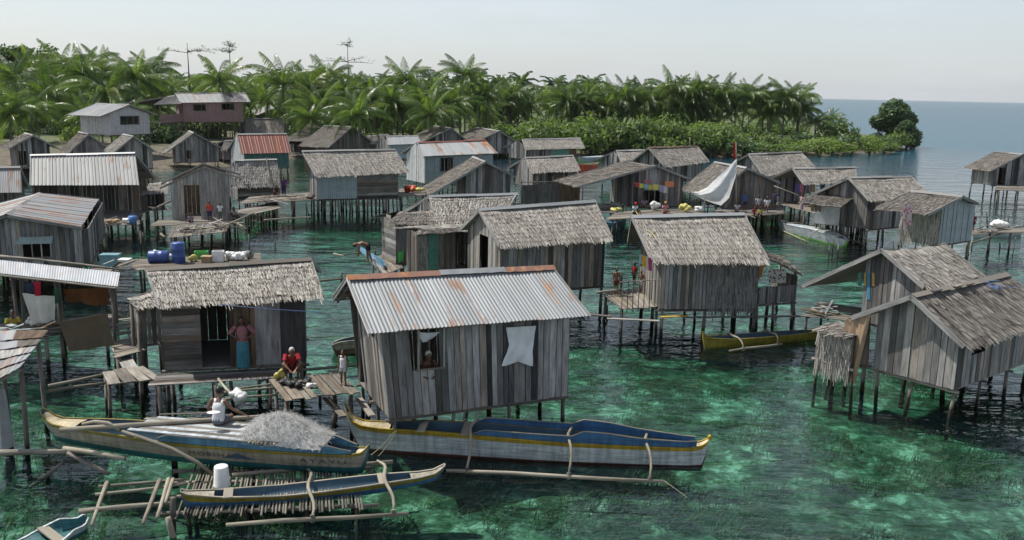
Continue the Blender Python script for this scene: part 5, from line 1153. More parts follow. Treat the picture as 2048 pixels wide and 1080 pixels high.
PO = [  # bare poles: pixel, level, pixel, level, radius, material, label
 ((158, 1023), .35, (350, 1006), .35, .055, 'bamboo', 'thick pole lowest in the bare frame left of the boat rack'), ((197, 973), .35, (372, 958), .35, .035, 'bamboo', 'upper thin rail of the bare pole frame'), ((190, 989), .35, (368, 968), .35, .035, 'bamboo', 'second thin rail of the bare pole frame'),
 ((214, 965), .42, (184, 1050), .30, .045, 'bamboo', 'slanting crosspiece at the left of the bare frame'), ((319, 960), .45, (286, 1047), .4, .045, 'bamboo', 'left of three slanting poles across the bare frame'), ((337, 958), .45, (314, 1036), .4, .045, 'bamboo', 'middle of three slanting poles across the bare frame'), ((346, 958), .45, (331, 1006), .4, .04, 'bamboo', 'right of three slanting poles across the bare frame'),
 ((352, 975), -.6, (346, 868), 1.55, .075, 'stilt', 'grey mooring post rising between the two left boats'), ((346, 1110), -.6, (346, 995), .95, .07, 'stilt', 'grey post at the left end of the nearest canoe'), ((352, 1100), -.3, (336, 1035), .4, .07, 'bamboo', 'leaning pale log at the front of the rack'), ((497, 1110), -.8, (500, 1054), .2, .06, 'bamboo', 'broken pale stump under the canoe float'),
 ((712, 1100), -.8, (713, 1040), .2, .045, 'bamboo', 'left of two short posts below the canoe float'), ((730, 1100), -.8, (727, 1038), .25, .055, 'stilt', 'right of two short posts below the canoe float'), ((120, 860), 1.2, (596, 829), 1.22, .06, 'bamboo', 'long bamboo pole laid along the net boat'),
 ((636, 562), 1.0, (695, 556), 1.0, .05, 'bamboo', 'log bridging from the left of the corrugated roof'), ((683, 590), -.6, (683, 545), 1.35, .06, 'stilt', 'post standing in water left of the corrugated roof'), ((553, 392), 1.2, (532, 316), 3.9, .07, 'bamboo', 'tall leaning pole before the low pale thatch'),
 ((528, 440), .7, (622, 434), .7, .05, 'bamboo', 'horizontal pole on stakes before the long stilted hut'), ((577, 470), -1., (577, 436), .7, .04, 'stilt', 'thin stake holding the horizontal pole'), ((628, 462), -1., (612, 410), 1.1, .05, 'stilt', 'leaning stake right of the horizontal pole'), ((530, 475), -1., (532, 438), .7, .04, 'stilt', 'dark stake left of the horizontal pole'),
 ((1509, 668), -.7, (1510, 600), 1.2, .075, 'stilt', 'tall pale post in front of the half thatch hut'), ((1588, 668), -.8, (1588, 608), .9, .06, 'stilt', 'post by the walkway right of the half thatch hut'), ((1208, 690), -1., (1207, 640), .6, .06, 'stilt', 'left of two stumps at the walkway end'), ((1213, 680), -1., (1214, 610), .9, .05, 'stilt', 'right of two stumps at the walkway end'), ((1243, 690), -1., (1243, 545), 1.9, .055, 'stilt', 'corner post of the railed porch'), ((1325, 690), -1., (1305, 635), .6, .06, 'stilt', 'forked leaning prop under the walkway'),
 ((1474, 436), .6, (1472, 284), 5.2, .06, 'bamboo', 'mast pole carrying the sail and the red flag'), ((1409, 436), .8, (1409, 393), 2.3, .05, 'bamboo', 'short post under the left corner of the sail'), ((1193, 585), 1.3, (1246, 578), 1.4, .05, 'bamboo', 'bamboo handrail leading to the railed porch'),
 ((0, 905), .55, (138, 903), .55, .07, 'pole', 'dark beam at the left edge before the net boat'), ((128, 897), .6, (250, 918), .6, .06, 'bamboo', 'pale log under the bow of the net boat'), ((135, 905), .55, (218, 948), .1, .05, 'pole', 'sloping dark pole under the bow of the net boat'), ((18, 980), -1., (16, 900), .6, .07, 'stilt', 'leftmost post holding the dark beam'), ((50, 965), -1., (52, 905), .5, .07, 'stilt', 'second post holding the dark beam'), ((97, 1000), -1., (95, 930), .2, .06, 'stilt', 'stump standing in shade below the dark beam'), ((140, 975), -1., (138, 905), .5, .06, 'stilt', 'third post holding the dark beam'), ((60, 975), -.2, (125, 925), .3, .05, 'pole', 'loose driftwood pole leaning in the water'),
 ((662, 868), .0, (673, 815), 1.0, .06, 'stilt', 'pale split post between net boat and white boat'), ((735, 848), .0, (741, 790), 1.0, .06, 'stilt', 'grey post under the front corner of the plank house'), ((640, 855), -.8, (640, 790), 1.05, .05, 'stilt', 'dark post under the slat deck edge'), ((97, 772), 1., (212, 748), 1.02, .045, 'bamboo', 'upper of two long poles leading to the pale landing'), ((97, 782), 1., (212, 766), 1.02, .045, 'bamboo', 'lower of two long poles leading to the pale landing'),
 ((435, 800), 1.05, (552, 790), 1.05, .035, 'bamboo', 'thin front rail of the unfinished deck frame'), ((448, 785), 1.05, (556, 775), 1.05, .035, 'bamboo', 'thin middle rail of the unfinished deck frame'), ((470, 778), 1.05, (550, 767), 1.05, .03, 'bamboo', 'thin rear rail of the unfinished deck frame'), ((436, 757), 1.1, (466, 792), 1.3, .035, 'bamboo', 'oar leaning over the man in the vest'),
 ((668, 507), .9, (688, 512), .9, .05, 'bamboo', 'pale bamboo float beyond the canoe'), ((672, 512), .85, (770, 500), .95, .03, 'pole', 'thin outrigger pole beside the pale canoe'), ((0, 512), 2.7, (250, 540), 2.5, .045, 'pole', 'long pole lying along the back of the shelter roof'), ((1760, 470), -.5, (1758, 445), 1.4, .05, 'stilt', 'post under the ragged hut porch'), ((1977, 500), -1., (1973, 425), 2., .06, 'stilt', 'mooring post left on the far right jetty'), ((2019, 500), -1., (2016, 430), 1.9, .06, 'stilt', 'mooring post right on the far right jetty'), ((1945, 485), 1.0, (2048, 452), 1.3, .05, 'bamboo', 'long bamboo lying across the far right jetty'),
 ((1548, 372), 2.9, (1608, 395), 2.2, .04, 'bamboo', 'sloping pole from the sail hut to the open shelter'), ((1380, 275), 5.0, (1380, 300), 4.4, .04, 'bamboo', 'short antenna pole above the stub rafters'), ((305, 420), 1.4, (342, 402), 2.0, .07, 'bamboo', 'pale bamboo leaning on the left of the roofless hut'), ((440, 456), 1.2, (508, 425), 1.5, .05, 'bamboo', 'long bamboo sticking out right of the roofless hut'), ((322, 468), 1.0, (330, 474), 1.0, .07, 'bamboo', 'end of bamboo log on the drying rack'), ((360, 460), 1.1, (500, 452), 1.1, .03, 'bamboo', 'slim outrigger pole across the drying rack'), ((476, 448), 1.1, (492, 457), 1.0, .06, 'bamboo', 'pale float log right of the drying rack')]
for (q0, z0_, q1, z1_, r_, mt, lb) in PO:
    p = G(q0, z0_)
    if abs(q0[0]-q1[0]) < 30 and abs(q0[1]-q1[1]) > 20 and abs(z1_-z0_) > .5:      # upright: same distance as its foot
        p0_ = p; p1_ = AT(q1, p.y); 
    else: p0_, p1_ = p, G(q1, z1_)
    pole('pole' if abs(z1_-z0_) < .9 else 'post', lb, p0_, p1_, r_, mt, 'pole', 'poles and posts', bend=R.uniform(-.02, .03))
def walk_plank(label, q0, q1, z, w_=.22, mat='deck', th=.04):
    a, b = G(q0, z), G(q1, z); g = MB(); g.beam(a, b, w_, th); return tag(g.build('walk_plank', M[mat]), label, 'plank', 'walkway planks')
walk_plank('pale plank bridging from the corrugated roof house to the right', (1172, 628), (1222, 633), .95)
walk_plank('grey plank before the railed porch', (1214, 637), (1318, 642), .9, .18, 'woodl')
walk_plank('yellow painted plank in the walkway before the half thatch hut', (1322, 634), (1375, 632), .88, .16, 'yellow')
walk_plank('long grey plank at the right end of the walkway', (1365, 635), (1606, 632), .86, .14, 'woodl')
walk_plank('plank leaning down from the slat deck, left one', (651, 795), (688, 833), .7, .2, 'deck')
walk_plank('plank leaning down beside the plank house corner', (718, 797), (744, 832), .7, .18, 'deck')
walk_plank('plank crossing the water behind the small child', (590, 741), (722, 730), 1.0, .16, 'woodl')
walk_plank('weathered board sloping between shelter and landing', (236, 695), (262, 738), .9, .4, 'woodl')
# porch railing
a, b = G((1243, 618), 1.1), G((1320, 612), 1.1); rl = empty('porch_railing', (a.x, a.y, 0), 0, 'thin stake railing along the front of the slat porch', 'railing'); o_ = Vector((a.x, a.y, 0))
for i in range(8):
    p = a.lerp(b, i/7)-o_; g = MB(); g.tube([p-Vector((0, 0, .15)), p+Vector((R.uniform(-.03, .03), 0, R.uniform(1.0, 1.15)))], .02, 6); g.build('stake', M['pole'], rl)
g = MB(); g.tube([a-o_+Vector((-.1, 0, 1.05)), b-o_+Vector((.2, 0, 1.08))], .025, 6); g.build('top_rail', M['pole'], rl)
# ============================================================ cloth and goods
def sheet(name, label, col, pts, Y=None, plane=None, nu=10, nv=8, wave=.03, cat='cloth', group='hanging cloth', mat=None, ragged=0., off=0.):
    """pts: pixel corners TL,TR,BR,BL hung at distance Y or on a house's wall plane"""
    if plane is not None: P = [VP(q, plane[0], plane[1]) for q in pts]
    else: P = [AT(q, Y) for q in pts]
    n = (P[1]-P[0]).cross(P[3]-P[0]).normalized(); b = MB(); rows = []; ph = R.random()*6
    if n.y > 0: n = -n
    for j in range(nv+1):
        v = j/nv; r_ = []
        for i in range(nu+1):
            u = i/nu; p = P[0].lerp(P[1], u).lerp(P[3].lerp(P[2], u), v)
            p = p+n*(wave*math.sin(u*9+ph)*(.3+v)+wave*.5*math.sin(u*21+v*3+ph)+off)+Vector((0, 0, -(ragged*abs(mnoise.noise(Vector((u*4+ph, 0, 0))))*v)-(.02*math.sin(math.pi*u)*(1-v))))
            r_.append(p)
        rows.append(r_)
    b.grid(rows); b.grid([[p-n*.006 for p in r_] for r_ in rows])
    return tag(b.build(name, mat or cl(col), None, True), label, cat, group)
def hplane(h, off=-.08): return (h.a+h.ey*off, h.ey)
b = MB(); rows = []; pr = [(655, 1012, 1072), (672, 1015, 1069), (690, 1018, 1067), (705, 1014, 1065), (718, 1008, 1066), (732, 1003, 1066)]
for j in range(16):
    v = j/15*5; k = min(4, int(v)); f = v-k; y_, x0, x1 = [lerp(pr[k][i], pr[k+1][i], f) for i in range(3)]; r_ = []
    for i in range(25):
        u = i/24; q = (lerp(x0, x1, u), y_-3.5*u*(1-v/5)-(9*max(0, 1-abs(u-.52)/.4)*max(0, (v-3.2)/1.8)) if v > 3.2 else y_-3.5*u*(1-v/5)); pl = hplane(H1, -.13+.022*math.sin(u*14+v)+.02*math.sin(u*5-v*1.3)); r_.append(VP(q, *pl))
    rows.append(r_)
b.grid(rows); tag(b.build('white_cloth', cloth('white_sheet_cloth', (.6, .62, .63), None, 9., .1), None, True), 'white cloth hanging under the corrugated eave on the plank wall', 'cloth', 'hanging cloth')
sheet('white_cloth', 'crumpled pale cloth tucked above the window with the man', (.5, .52, .54), [(834, 664), (880, 664), (862, 678), (846, 686)], plane=hplane(H1, -.06), wave=.03)
sheet('net_bundle', 'patterned cloth bundle hanging on the left wall of the plank house', (.5, .5, .52), [(746, 668), (756, 668), (760, 735), (744, 728)], Y=G((760, 790), 1.).y-.25, wave=.03, mat=cl((.5, .5, .54), (.12, .12, .2), 25.))
sheet('curtain', 'tan curtain hanging from the left barge of the front right hut', (.35, .25, .17), [(1690, 640), (1742, 628), (1708, 768), (1692, 762)], plane=hplane(H6, -.3), wave=.06)
sheet('curtain', 'grey brown drape beside the tan curtain', (.16, .13, .11), [(1712, 638), (1742, 630), (1738, 730), (1708, 726)], plane=hplane(H6, -.12), wave=.03)
for i, (x0, x1, c, y1, lb) in enumerate(((1278, 1283, (.35, .45, .55), 528, 'pale blue garment first on the yellow line'), (1285, 1290, (.6, .36, .03), 534, 'golden yellow garment on the line by the porch'), (1291, 1296, (.55, .52, .45), 540, 'cream garment on the line by the porch'), (1297, 1303, (.5, .08, .22), 542, 'pink garment last on the line by the porch'))):
    sheet('garment', lb, c, [(x0, 508+i*2), (x1, 509+i*2), (x1+1, y1), (x0, y1-1)], plane=(H4.a-H4.ex*.25, (H4.ex+H4.ey*-.9).normalized()), nu=5, wave=.02, group='laundry')
yl = H7.a.y-.5
for i, (x0, x1, c, y0, y1) in enumerate(((1270, 1278, (.4, .05, .06), 364, 374), (1279, 1287, (.5, .5, .1), 366, 376), (1288, 1296, (.25, .4, .5), 368, 378), (1297, 1305, (.45, .42, .1), 369, 379), (1306, 1317, (.55, .5, .12), 368, 380), (1319, 1326, (.3, .28, .45), 370, 384), (1327, 1334, (.5, .46, .5), 372, 386), (1288, 1304, (.35, .12, .16), 360, 366), (1330, 1348, (.6, .22, .12), 362, 374))):
    sheet('garment', ['dark red', 'lime', 'light blue', 'mustard', 'yellow', 'violet', 'lilac white', 'maroon', 'salmon orange'][i]+' garment on the line under the laundry hung gable', c, [(x0, y0), (x1, y0+1), (x1, y1), (x0, y1)], Y=yl, nu=4, nv=3, wave=.03, group='laundry')
sheet('red_tarp', 'faded red and white tarp hung at the thatch hut corner on the right', (.5, .1, .14), [(1802, 405), (1825, 408), (1824, 446), (1806, 462)], Y=H13.a.y-1.0, wave=.08, mat=cl((.5, .12, .15), (.62, .5, .5), 6.))
sheet('patterned_cloth', 'black and white patterned cloth on the right porch of the half thatch hut', (.5, .5, .48), [(1536, 538), (1573, 537), (1572, 566), (1538, 566)], Y=G((1540, 605), 1.1).y-.1, wave=.02, mat=cl((.05, .04, .04), (.45, .42, .38), 9.))
sheet('orange_cloth', 'faded orange cloth hung right of the thatch wall', (.5, .2, .08), [(1509, 521), (1530, 520), (1524, 548), (1513, 572)], Y=G((1515, 610), 1.1).y-.1, wave=.03)
sheet('tarp', 'brown plywood like tarp hung at the front of the open shelter', (.11, .085, .06), [(118, 644), (215, 626), (228, 690), (138, 704)], Y=27.2, wave=.01)
sheet('tarp', 'rust brown tarp stretched under the shelter roof', (.16, .07, .03), [(128, 578), (214, 574), (216, 612), (135, 604)], Y=29.2, wave=.1)
sheet('white_cloth', 'torn white sheet hanging in the open shelter', (.55, .54, .5), [(45, 586), (110, 592), (108, 640), (66, 650)], Y=28.6, wave=.05, ragged=.2)
sheet('garment', 'red garment on the line in the open shelter', (.35, .02, .04), [(67, 563), (81, 563), (82, 592), (69, 592)], Y=28.2, nu=4, group='laundry')
sheet('garment', 'dark blue garment beside the red one in the open shelter', (.03, .04, .07), [(50, 566), (66, 564), (67, 586), (51, 586)], Y=28.2, nu=4, group='laundry')
sheet('garment', 'dark green garment hung on the shelter post', (.03, .09, .05), [(108, 576), (118, 576), (118, 606), (110, 608)], Y=28., nu=4, group='laundry')
sheet('white_cloth', 'long grey sheet hanging at the bottom left edge', (.28, .29, .3), [(-12, 770), (12, 780), (34, 892), (-8, 905)], Y=21.2, wave=.06)
sheet('green_tray', 'bright green plastic sheet leaning on the small shed deck', (.1, .42, .1), [(796, 504), (808, 500), (806, 522), (793, 528)], Y=G((800, 530), 1.1).y, wave=.01, group='plastic goods')
for i, (x0, x1, c) in enumerate(((1590, 1598, (.12, .1, .3)), (1600, 1607, (.5, .2, .3)), (1623, 1630, (.35, .25, .12)), (1640, 1650, (.05, .05, .08)))):
    sheet('garment', ['purple', 'pink', 'brown', 'black'][i]+' garment hung in the open shelter among the right huts', c, [(x0, 367), (x1, 367), (x1, 385), (x0, 385)], Y=H11.a.y+.1, nu=4, nv=3, group='laundry')
for i, (x0, x1, c) in enumerate(((1622, 1628, (.4, .25, .06)), (1629, 1634, (.12, .15, .3)), (1635, 1642, (.35, .2, .12)))):
    sheet('garment', ['mustard', 'indigo', 'tan'][i]+' cloth under the low thatched porch', c, [(x0, 402), (x1, 404), (x1, 424), (x0, 422)], Y=H12b.a.y+.6, nu=4, nv=3, group='laundry')
for i, (x0, x1, c, m_) in enumerate(((1716, 1723, 'green', 0), (1728, 1732, 'yellow', 0), (1734, 1740, 'boltblue', 0), (1744, 1749, 'yellow', 0))):
    sheet('painted_board', ['green', 'left yellow', 'blue', 'right yellow'][i]+' painted board on the wall of the porch hut at right', None, [(x0, 545), (x1, 545), (x1, 600 if c == 'boltblue' else 572), (x0, 598 if c == 'boltblue' else 572)], plane=hplane(H5, -.05), nu=2, nv=2, wave=0., mat=M[c], cat='board', group='painted boards')
# sail between the mast and the low post
Ys = H8.a.y-1.3; b = MB(); up_ = [(1383, 384), (1398, 383), (1415, 374), (1432, 358), (1452, 338), (1473, 318)]; lo_ = [(1384, 387), (1405, 398), (1425, 406), (1442, 411), (1458, 396), (1475, 340)]; rows = []
for j in range(13):
    r_ = []
    for i in range(31):
        u = i/30*5; k = min(4, int(u)); f = u-k; A_ = Vector(up_[k]).lerp(Vector(up_[k+1]), f); B_ = Vector(lo_[k]).lerp(Vector(lo_[k+1]), f); q = A_.lerp(B_, j/12); r_.append(AT(q, Ys-.35+.25*math.sin(math.pi*j/12)*math.sin(math.pi*i/30)*-3+.06*math.sin(j*1.7+i*.25)))
    rows.append(r_)
b.grid(rows); tag(b.build('sail', cloth('sail_cloth', (.62, .63, .63), None, 9., .4), None, True), 'white sail hanging slack from the mast pole', 'sail')
sheet('flag', 'small red flag at the top of the mast pole', (.35, .03, .02), [(1467, 286), (1471, 284), (1472, 318), (1466, 316)], Y=Ys, nu=4, wave=.04, cat='flag', group='flags')
# laundry lines and ropes
M['rope'] = plain('rope', (.3, .3, .2)); M['ropeb'] = plain('blue_rope', (.16, .24, .42)); M['ropey'] = plain('yellow_rope', (.4, .33, .06))
def rope(label, pts, r_=.012, mat='rope', sag=.1):
    a, b = pts; g = MB(); g.tube([a.lerp(b, k/10)-Vector((0, 0, sag*math.sin(math.pi*k/10))) for k in range(11)], r_, 5); return tag(g.build('rope', M[mat]), label, 'rope', 'lines and ropes')
rope('yellow line running from the hut gable down to the porch laundry', (H4.a+H4.ey*3.4+H4.ex*-.35+Vector((0, 0, 3.3)), H4.a+H4.ex*-.3+Vector((0, 0, 2.75))), .014, 'ropey', .05)
rope('blue line stretched under the eave of the doorway hut', (AT((440, 609), H2.a.y-.3), AT((640, 624), H2.a.y+.5)), .012, 'ropeb', .02)
rope('mooring rope down the bow of the white boat, left strand', (AT((790, 862), 21.3), G((742, 910), .0)), .01, 'rope', .05)
rope('mooring rope down the bow of the white boat, right strand', (AT((793, 863), 21.3), G((757, 912), .0)), .01, 'rope', .05)
rope('loose rope trailing in the water from the outrigger float', (G((1329, 962), .02), G((1375, 995), -.1)), .007, 'rope', .0)
rope('line sagging along the crowded porch', (AT((1268, 366), yl), AT((1340, 372), yl)), .012, 'rope', .05)
# goods on the storage deck
M['drum'] = paint('drum_blue', (.035, .075, .24), .2, .4); M['foam'] = plain('foam', (.62, .62, .6)); M['cool'] = paint('cooler_teal', (.1, .22, .25), .3); M['plast'] = plain('plastic_white', (.6, .6, .57), .4); M['pgreen'] = plain('plastic_green', (.08, .35, .08), .4); M['pblue'] = plain('plastic_blue', (.08, .18, .4), .4); M['pyel'] = plain('plastic_yellow', (.45, .4, .12), .4); M['card'] = plain('cardboard', (.3, .2, .12), .9)
def drum(label, base, r_, h, axis=(0, 0, 1), mat='drum', name='drum'):
    o = empty(name, base, 0, label, 'drum', 'plastic goods'); g = MB(); ax = Vector(axis)
    g.tube([ax*(h*t) for t in (0, .03, .3, .33, .36, .64, .67, .7, .97, 1.)], [r_*.93, r_, r_, r_*1.05, r_, r_, r_*1.05, r_, r_, r_*.92], 18); g.build('body', M[mat], o, True)
    x = ax.orthogonal().normalized(); g = MB(); g.tube([ax*h+x*r_*.5, ax*(h+.04)+x*r_*.5], .035, 8); g.build('cap', M[mat], o); return o
drum('tall blue plastic drum standing behind the doorway hut', G((358, 526), 1.2), .29, .95)
p = G((298, 526), 1.2); drum('blue plastic drum lying on its side on the storage deck', p+Vector((0, 0, .28)), .28, .85, (.98, .2, 0))
def crate(label, base, sx, sy, sz, mat, rz=0., name='box', lid=True, open_=False):
    o = empty(name, base, rz, label, 'box', 'boxes and baskets'); g = MB(); t = .03
    if open_:
        for c, d in (((0, -sy/2, sz/2), (sx, t, sz)), ((0, sy/2, sz/2), (sx, t, sz)), ((-sx/2+t/2, 0, sz/2), (t, sy-2*t, sz)), ((sx/2-t/2, 0, sz/2), (t, sy-2*t, sz)), ((0, 0, t/2), (sx-2*t, sy-2*t, t))): g.box(c, *d)
    else: g.box((0, 0, sz/2), sx, sy, sz)
    g.build('body', M[mat], o)
    if lid and not open_: g = MB(); g.box((0, 0, sz+.03), sx+.05, sy+.05, .06); g.build('lid', M[mat], o)
    return o
crate('teal cooler box on the storage deck', G((222, 535), 1.2), .75, .5, .55, 'cool', .1)
crate('white foam box beside the teal cooler', G((251, 538), 1.2), .42, .4, .4, 'foam')
crate('open white foam box at the right of the storage deck', G((437, 523), 1.2), .5, .4, .5, 'foam', .15, open_=True)
crate('brown carton left of the open foam box', G((414, 525), 1.2), .42, .35, .25, 'card')
crate('green plastic crate on the storage deck', G((403, 517), 1.2), .6, .4, .35, 'pgreen', .2, open_=True)
def sack(label, base, r_, h, mat, name='bag', cat='bag', sd=0):
    o = empty(name, base, 0, label, cat, 'bags and bundles'); g = MB(); rr_ = random.Random(sd)
    for k in range(7): g.ball((rr_.uniform(-r_, r_)*.6, rr_.uniform(-r_, r_)*.5, h*.35+rr_.uniform(0, h*.4)), r_*rr_.uniform(.4, .65), r_*rr_.uniform(.4, .6), h*rr_.uniform(.25, .4), 9, 7)
    g.v = [(x+.03*mnoise.noise(Vector((x, y, z))*9)+.05*mnoise.noise(Vector((x, y, z))*4), y+.05*mnoise.noise(Vector((x, y, z))*5+Vector((9, 0, 0))), z+.05*mnoise.noise(Vector((x, y, z))*9+Vector((5, 0, 0)))) for x, y, z in g.v]
    g.build('bulk', mat if not isinstance(mat, str) else M[mat], o, True); g = MB(); g.tube([(0, 0, h*.6), (.02, 0, h*1.02)], [r_*.3, r_*.12], 7); g.build('tied_neck', mat if not isinstance(mat, str) else M[mat], o, True); return o
for i, (x, y, z, r_, h, m_, lb) in enumerate(((312, 522, 1.2, .3, .5, 'plast', 'white plastic bag behind the lying drum'), (338, 522, 1.2, .25, .35, 'plast', 'white bags between the two blue drums'), (385, 524, 1.2, .2, .35, 'pyel', 'yellowish bottles heaped beside the tall drum'), (462, 520, 1.2, .3, .4, 'plast', 'white bundle right of the foam box'), (480, 521, 1.2, .3, .42, 'foam', 'grey white bags near the right end of the storage deck'), (498, 518, 1.2, .2, .4, 'woodl', 'tan basket bundle at the right end of the storage deck'), (478, 812, 1.0, .26, .42, 'plast', 'bunch of white floats hanging behind the man in the vest'), (562, 760, 1.1, .18, .32, 'pyel', 'pale yellow bag beside the squatting person'), (590, 776, 1.1, .2, .2, 'black', 'dark mussel bundle before the squatting person'), (573, 771, 1.1, .18, .2, 'black', 'dark bundle left of the mussel bundle'), (609, 770, 1.1, .17, .18, 'black', 'dark bundle right of the mussel bundle'), (622, 776, 1.1, .14, .12, 'plast', 'white shells heaped on the slat deck'), (70, 650, 1.1, .3, .3, 'plast', 'white pots on the shelter floor'), (1008, 388, 1.2, .3, .5, 'plast', 'white sack by the net heap hut'),
    (1310, 420, 1.2, .35, .6, 'plast', 'white sack on the crowded porch'), (1345, 405, 1.2, .5, .7, 'pblue', 'blue tarp bundle on the crowded porch'), (1322, 402, 1.2, .3, .6, 'pblue', 'pale blue jug heap on the crowded porch'), (1370, 424, 1.2, .38, .55, 'pyel', 'big yellow green basket on the crowded porch'), (1398, 424, 1.2, .35, .4, 'foam', 'pale bundle right of the yellow basket'), (1232, 424, 1.2, .4, .3, 'pyel', 'small yellow stool at the left of the crowded porch'), (820, 386, 1.3, .5, .6, 'hullorange', 'orange goods heaped beside the pale blue house'), (838, 386, 1.3, .4, .4, 'pyel', 'yellow goods beside the pale blue house'), (255, 446, .9, .4, .3, 'plast', 'white rubbish heap on the deck under the ribbed roof'), (225, 448, .9, .4, .3, 'card', 'brown rubbish heap on the deck under the ribbed roof'), (620, 398, 1.28, .35, .4, 'woodd', 'dark pot at the corner of the long hut'), (2000, 458, 1.25, .5, .55, 'foam', 'pale sack on the far right jetty'))):
    sack(lb, G((x, y), z), r_, h, m_, sd=i)
o = empty('bucket', G((266, 447), .9), 0, 'blue bucket on the deck under the ribbed roof', 'bucket', 'buckets'); g = MB(); g.tube([(0, 0, 0), (0, 0, .45)], [.2, .27], 14); g.build('body', M['pblue'], o, True); g = MB(); g.tube([(-.27, 0, .44), (0, 0, .62), (.27, 0, .44)], .012, 5); g.build('handle', M['pblue'], o)
p = G((444, 972), .34); o = empty('bucket', p, 0, 'upturned white bucket on the slatted rack', 'bucket', 'buckets'); g = MB(); g.tube([(0, 0, 0), (0, 0, .04), (0, 0, .06), (0, 0, .46), (0, 0, .48)], [.19, .19, .178, .155, .145], 24); g.build('body', M['foam'], o, True); g = MB(); g.tube([(0, 0, .478), (0, 0, .483)], [.12, .11], 20); g.build('base_ring', M['plast'], o, True)
# fishing net heap on the boat
np_ = W2['a']+W2['ex']*W2['X'](.755)+W2['ey']*.05; np_.z = W2['Sh'](.75)+.12
net = empty('net_heap', np_, W2['ang'], 'heap of pale tangled fishing net in the lettered boat', 'net'); g = MB(); rows = []
M['net'] = cloth('net_mesh', (.6, .59, .56), (.46, .46, .45), 30.)
hump = lambda x, y: max(0., (1-(x/1.0)**2)*(1-(y/.55)**2))**.7*.55*(1+.35*mnoise.noise(Vector((x*2.5, y*3, 1))))*(1 if x < .2 else max(.25, 1-(x-.2)*.9))
for j in range(25):
    y = lerp(-.55, .55, j/24); rows.append([Vector((x, y+.03*mnoise.noise(Vector((x*9, y*9, 2))), hump(x, y)+.05*mnoise.noise(Vector((x*8, y*8, 0))))) for x in [lerp(-1, 1, i/44) for i in range(45)]])
g.grid(rows); g.build('net_bulk', M['net'], net, True); g = MB()
for k in range(6000):
    x, y = R.uniform(-.98, .98), R.uniform(-.53, .53); z = hump(x, y); p = Vector((x, y, z-.02)); d = Vector((R.gauss(0, 1), R.gauss(0, 1), R.uniform(.0, 1.1))).normalized(); l = R.uniform(.08, .22); q = p+d*l*.6+Vector((0, 0, .03)); e = p+d*l+Vector((R.gauss(0, .03), R.gauss(0, .03), -.03)); wv = d.orthogonal().normalized()*.0026
    g.face([p-wv, p+wv, q+wv, q-wv]); g.face([q-wv, q+wv, e+wv, e-wv])
g.build('net_strands', M['net'], net, kind='stuff')
# paddle in the boat
o = empty('paddle', W2['a']+W2['ex']*W2['X'](.5)+W2['ey']*-.1+Vector((0, 0, W2['Sh'](.5)+.22)), W2['ang']+.25, 'white bladed paddle lying in the net boat', 'paddle'); g = MB(); g.tube([(-.9, 0, 0), (.2, 0, .02)], .02, 6); g.build('shaft', M['bamboo'], o); g = MB(); g.ball((.35, 0, .03), .17, .11, .015, 12, 6); g.build('blade', M['plast'], o, True)
# ============================================================ lean-to roofs and screens
def lean_roof(name, label, q, zs, kind, posts=(), rm=None, sheetw=.7, cat='shelter', group='lean-to roofs'):
    P = [G(p, z) for p, z in zip(q, zs)]; c = P[0]; o = empty(name, (c.x, c.y, 0), 0, label, cat, group); v = Vector((c.x, c.y, 0)); P = [p-v for p in P]
    if kind == 'patch':
        k_ = 5; nn = (P[1]-P[0]).cross(P[3]-P[0]).normalized(); nn = nn if nn.z > 0 else -nn
        for j in range(k_):
            u0 = 0.
            while u0 < 1:
                u1 = min(1.02, u0+R.uniform(.5, .95)); g = MB(); rows_ = []
                for v_ in (j/k_-.03, (j+.5)/k_, (j+1)/k_+.04):
                    rows_.append([P[0].lerp(P[1], lerp(u0, u1, i/10)).lerp(P[3].lerp(P[2], lerp(u0, u1, i/10)), v_)+nn*(.05-.035*(v_*k_-j)+.008*math.sin(i*1.6)+R.uniform(0, .012)) for i in range(11)])
                g.grid(rows_, uv=[[(i*.1+j, v_*.4) for i in range(11)] for v_ in range(3)]); g.build('roof_sheet', M[R.choice(['tinrr', 'tinr', 'tinr', 'brown', 'deck', 'woodl'])], o); u0 = u1-.02
    elif kind == 'tin': tin_slope(o, *P, rm or 'tin', sheetw)
    else: thatch_slope(o, *P, rm or 'thatch', True)
    for a, b in ((P[0], P[1]), (P[3], P[2])): g = MB(); g.tube([a-Vector((0, 0, .04)), b-Vector((0, 0, .04))], .035, 6); g.build('rafter', M['pole'], o)
    for u, w_ in posts:
        p = P[0].lerp(P[1], u).lerp(P[3].lerp(P[2], u), w_); g = MB(); g.tube([Vector((p.x+R.uniform(-.1, .1), p.y, -1.2)), p-Vector((0, 0, .05))], .06, 7); g.build('post', M['stilt'], o, True)
    return o
SR = lean_roof('open_shelter', 'open shelter with bright corrugated strip roof at the left edge', [(-60, 541), (233, 574), (238, 546), (-60, 515)], (2.9, 2.9, 2.75, 2.75), 'tin', [(.97, .1), (.97, .9), (.6, .1), (.6, .9), (.3, .1), (.35, .9)], 'tinb', 6.)
lean_roof('rusty_lean_to', 'low rusty patched lean-to roof at the left edge, nearest', [(-40, 778), (40, 738), (92, 664), (-40, 666)], (2.3, 2.3, 2.45, 2.45), 'patch', [(.95, .1), (.9, .9), (.4, .5)], 'tinrr', .5)
lean_roof('hut_lean_to', 'small pale shingled lean-to at the left of the doorway hut', [(272, 616), (330, 606), (318, 575), (254, 598)], (2.45, 2.45, 2.75, 2.6), 'thatch', [(.1, .1), (.1, .9)], 'thatch')
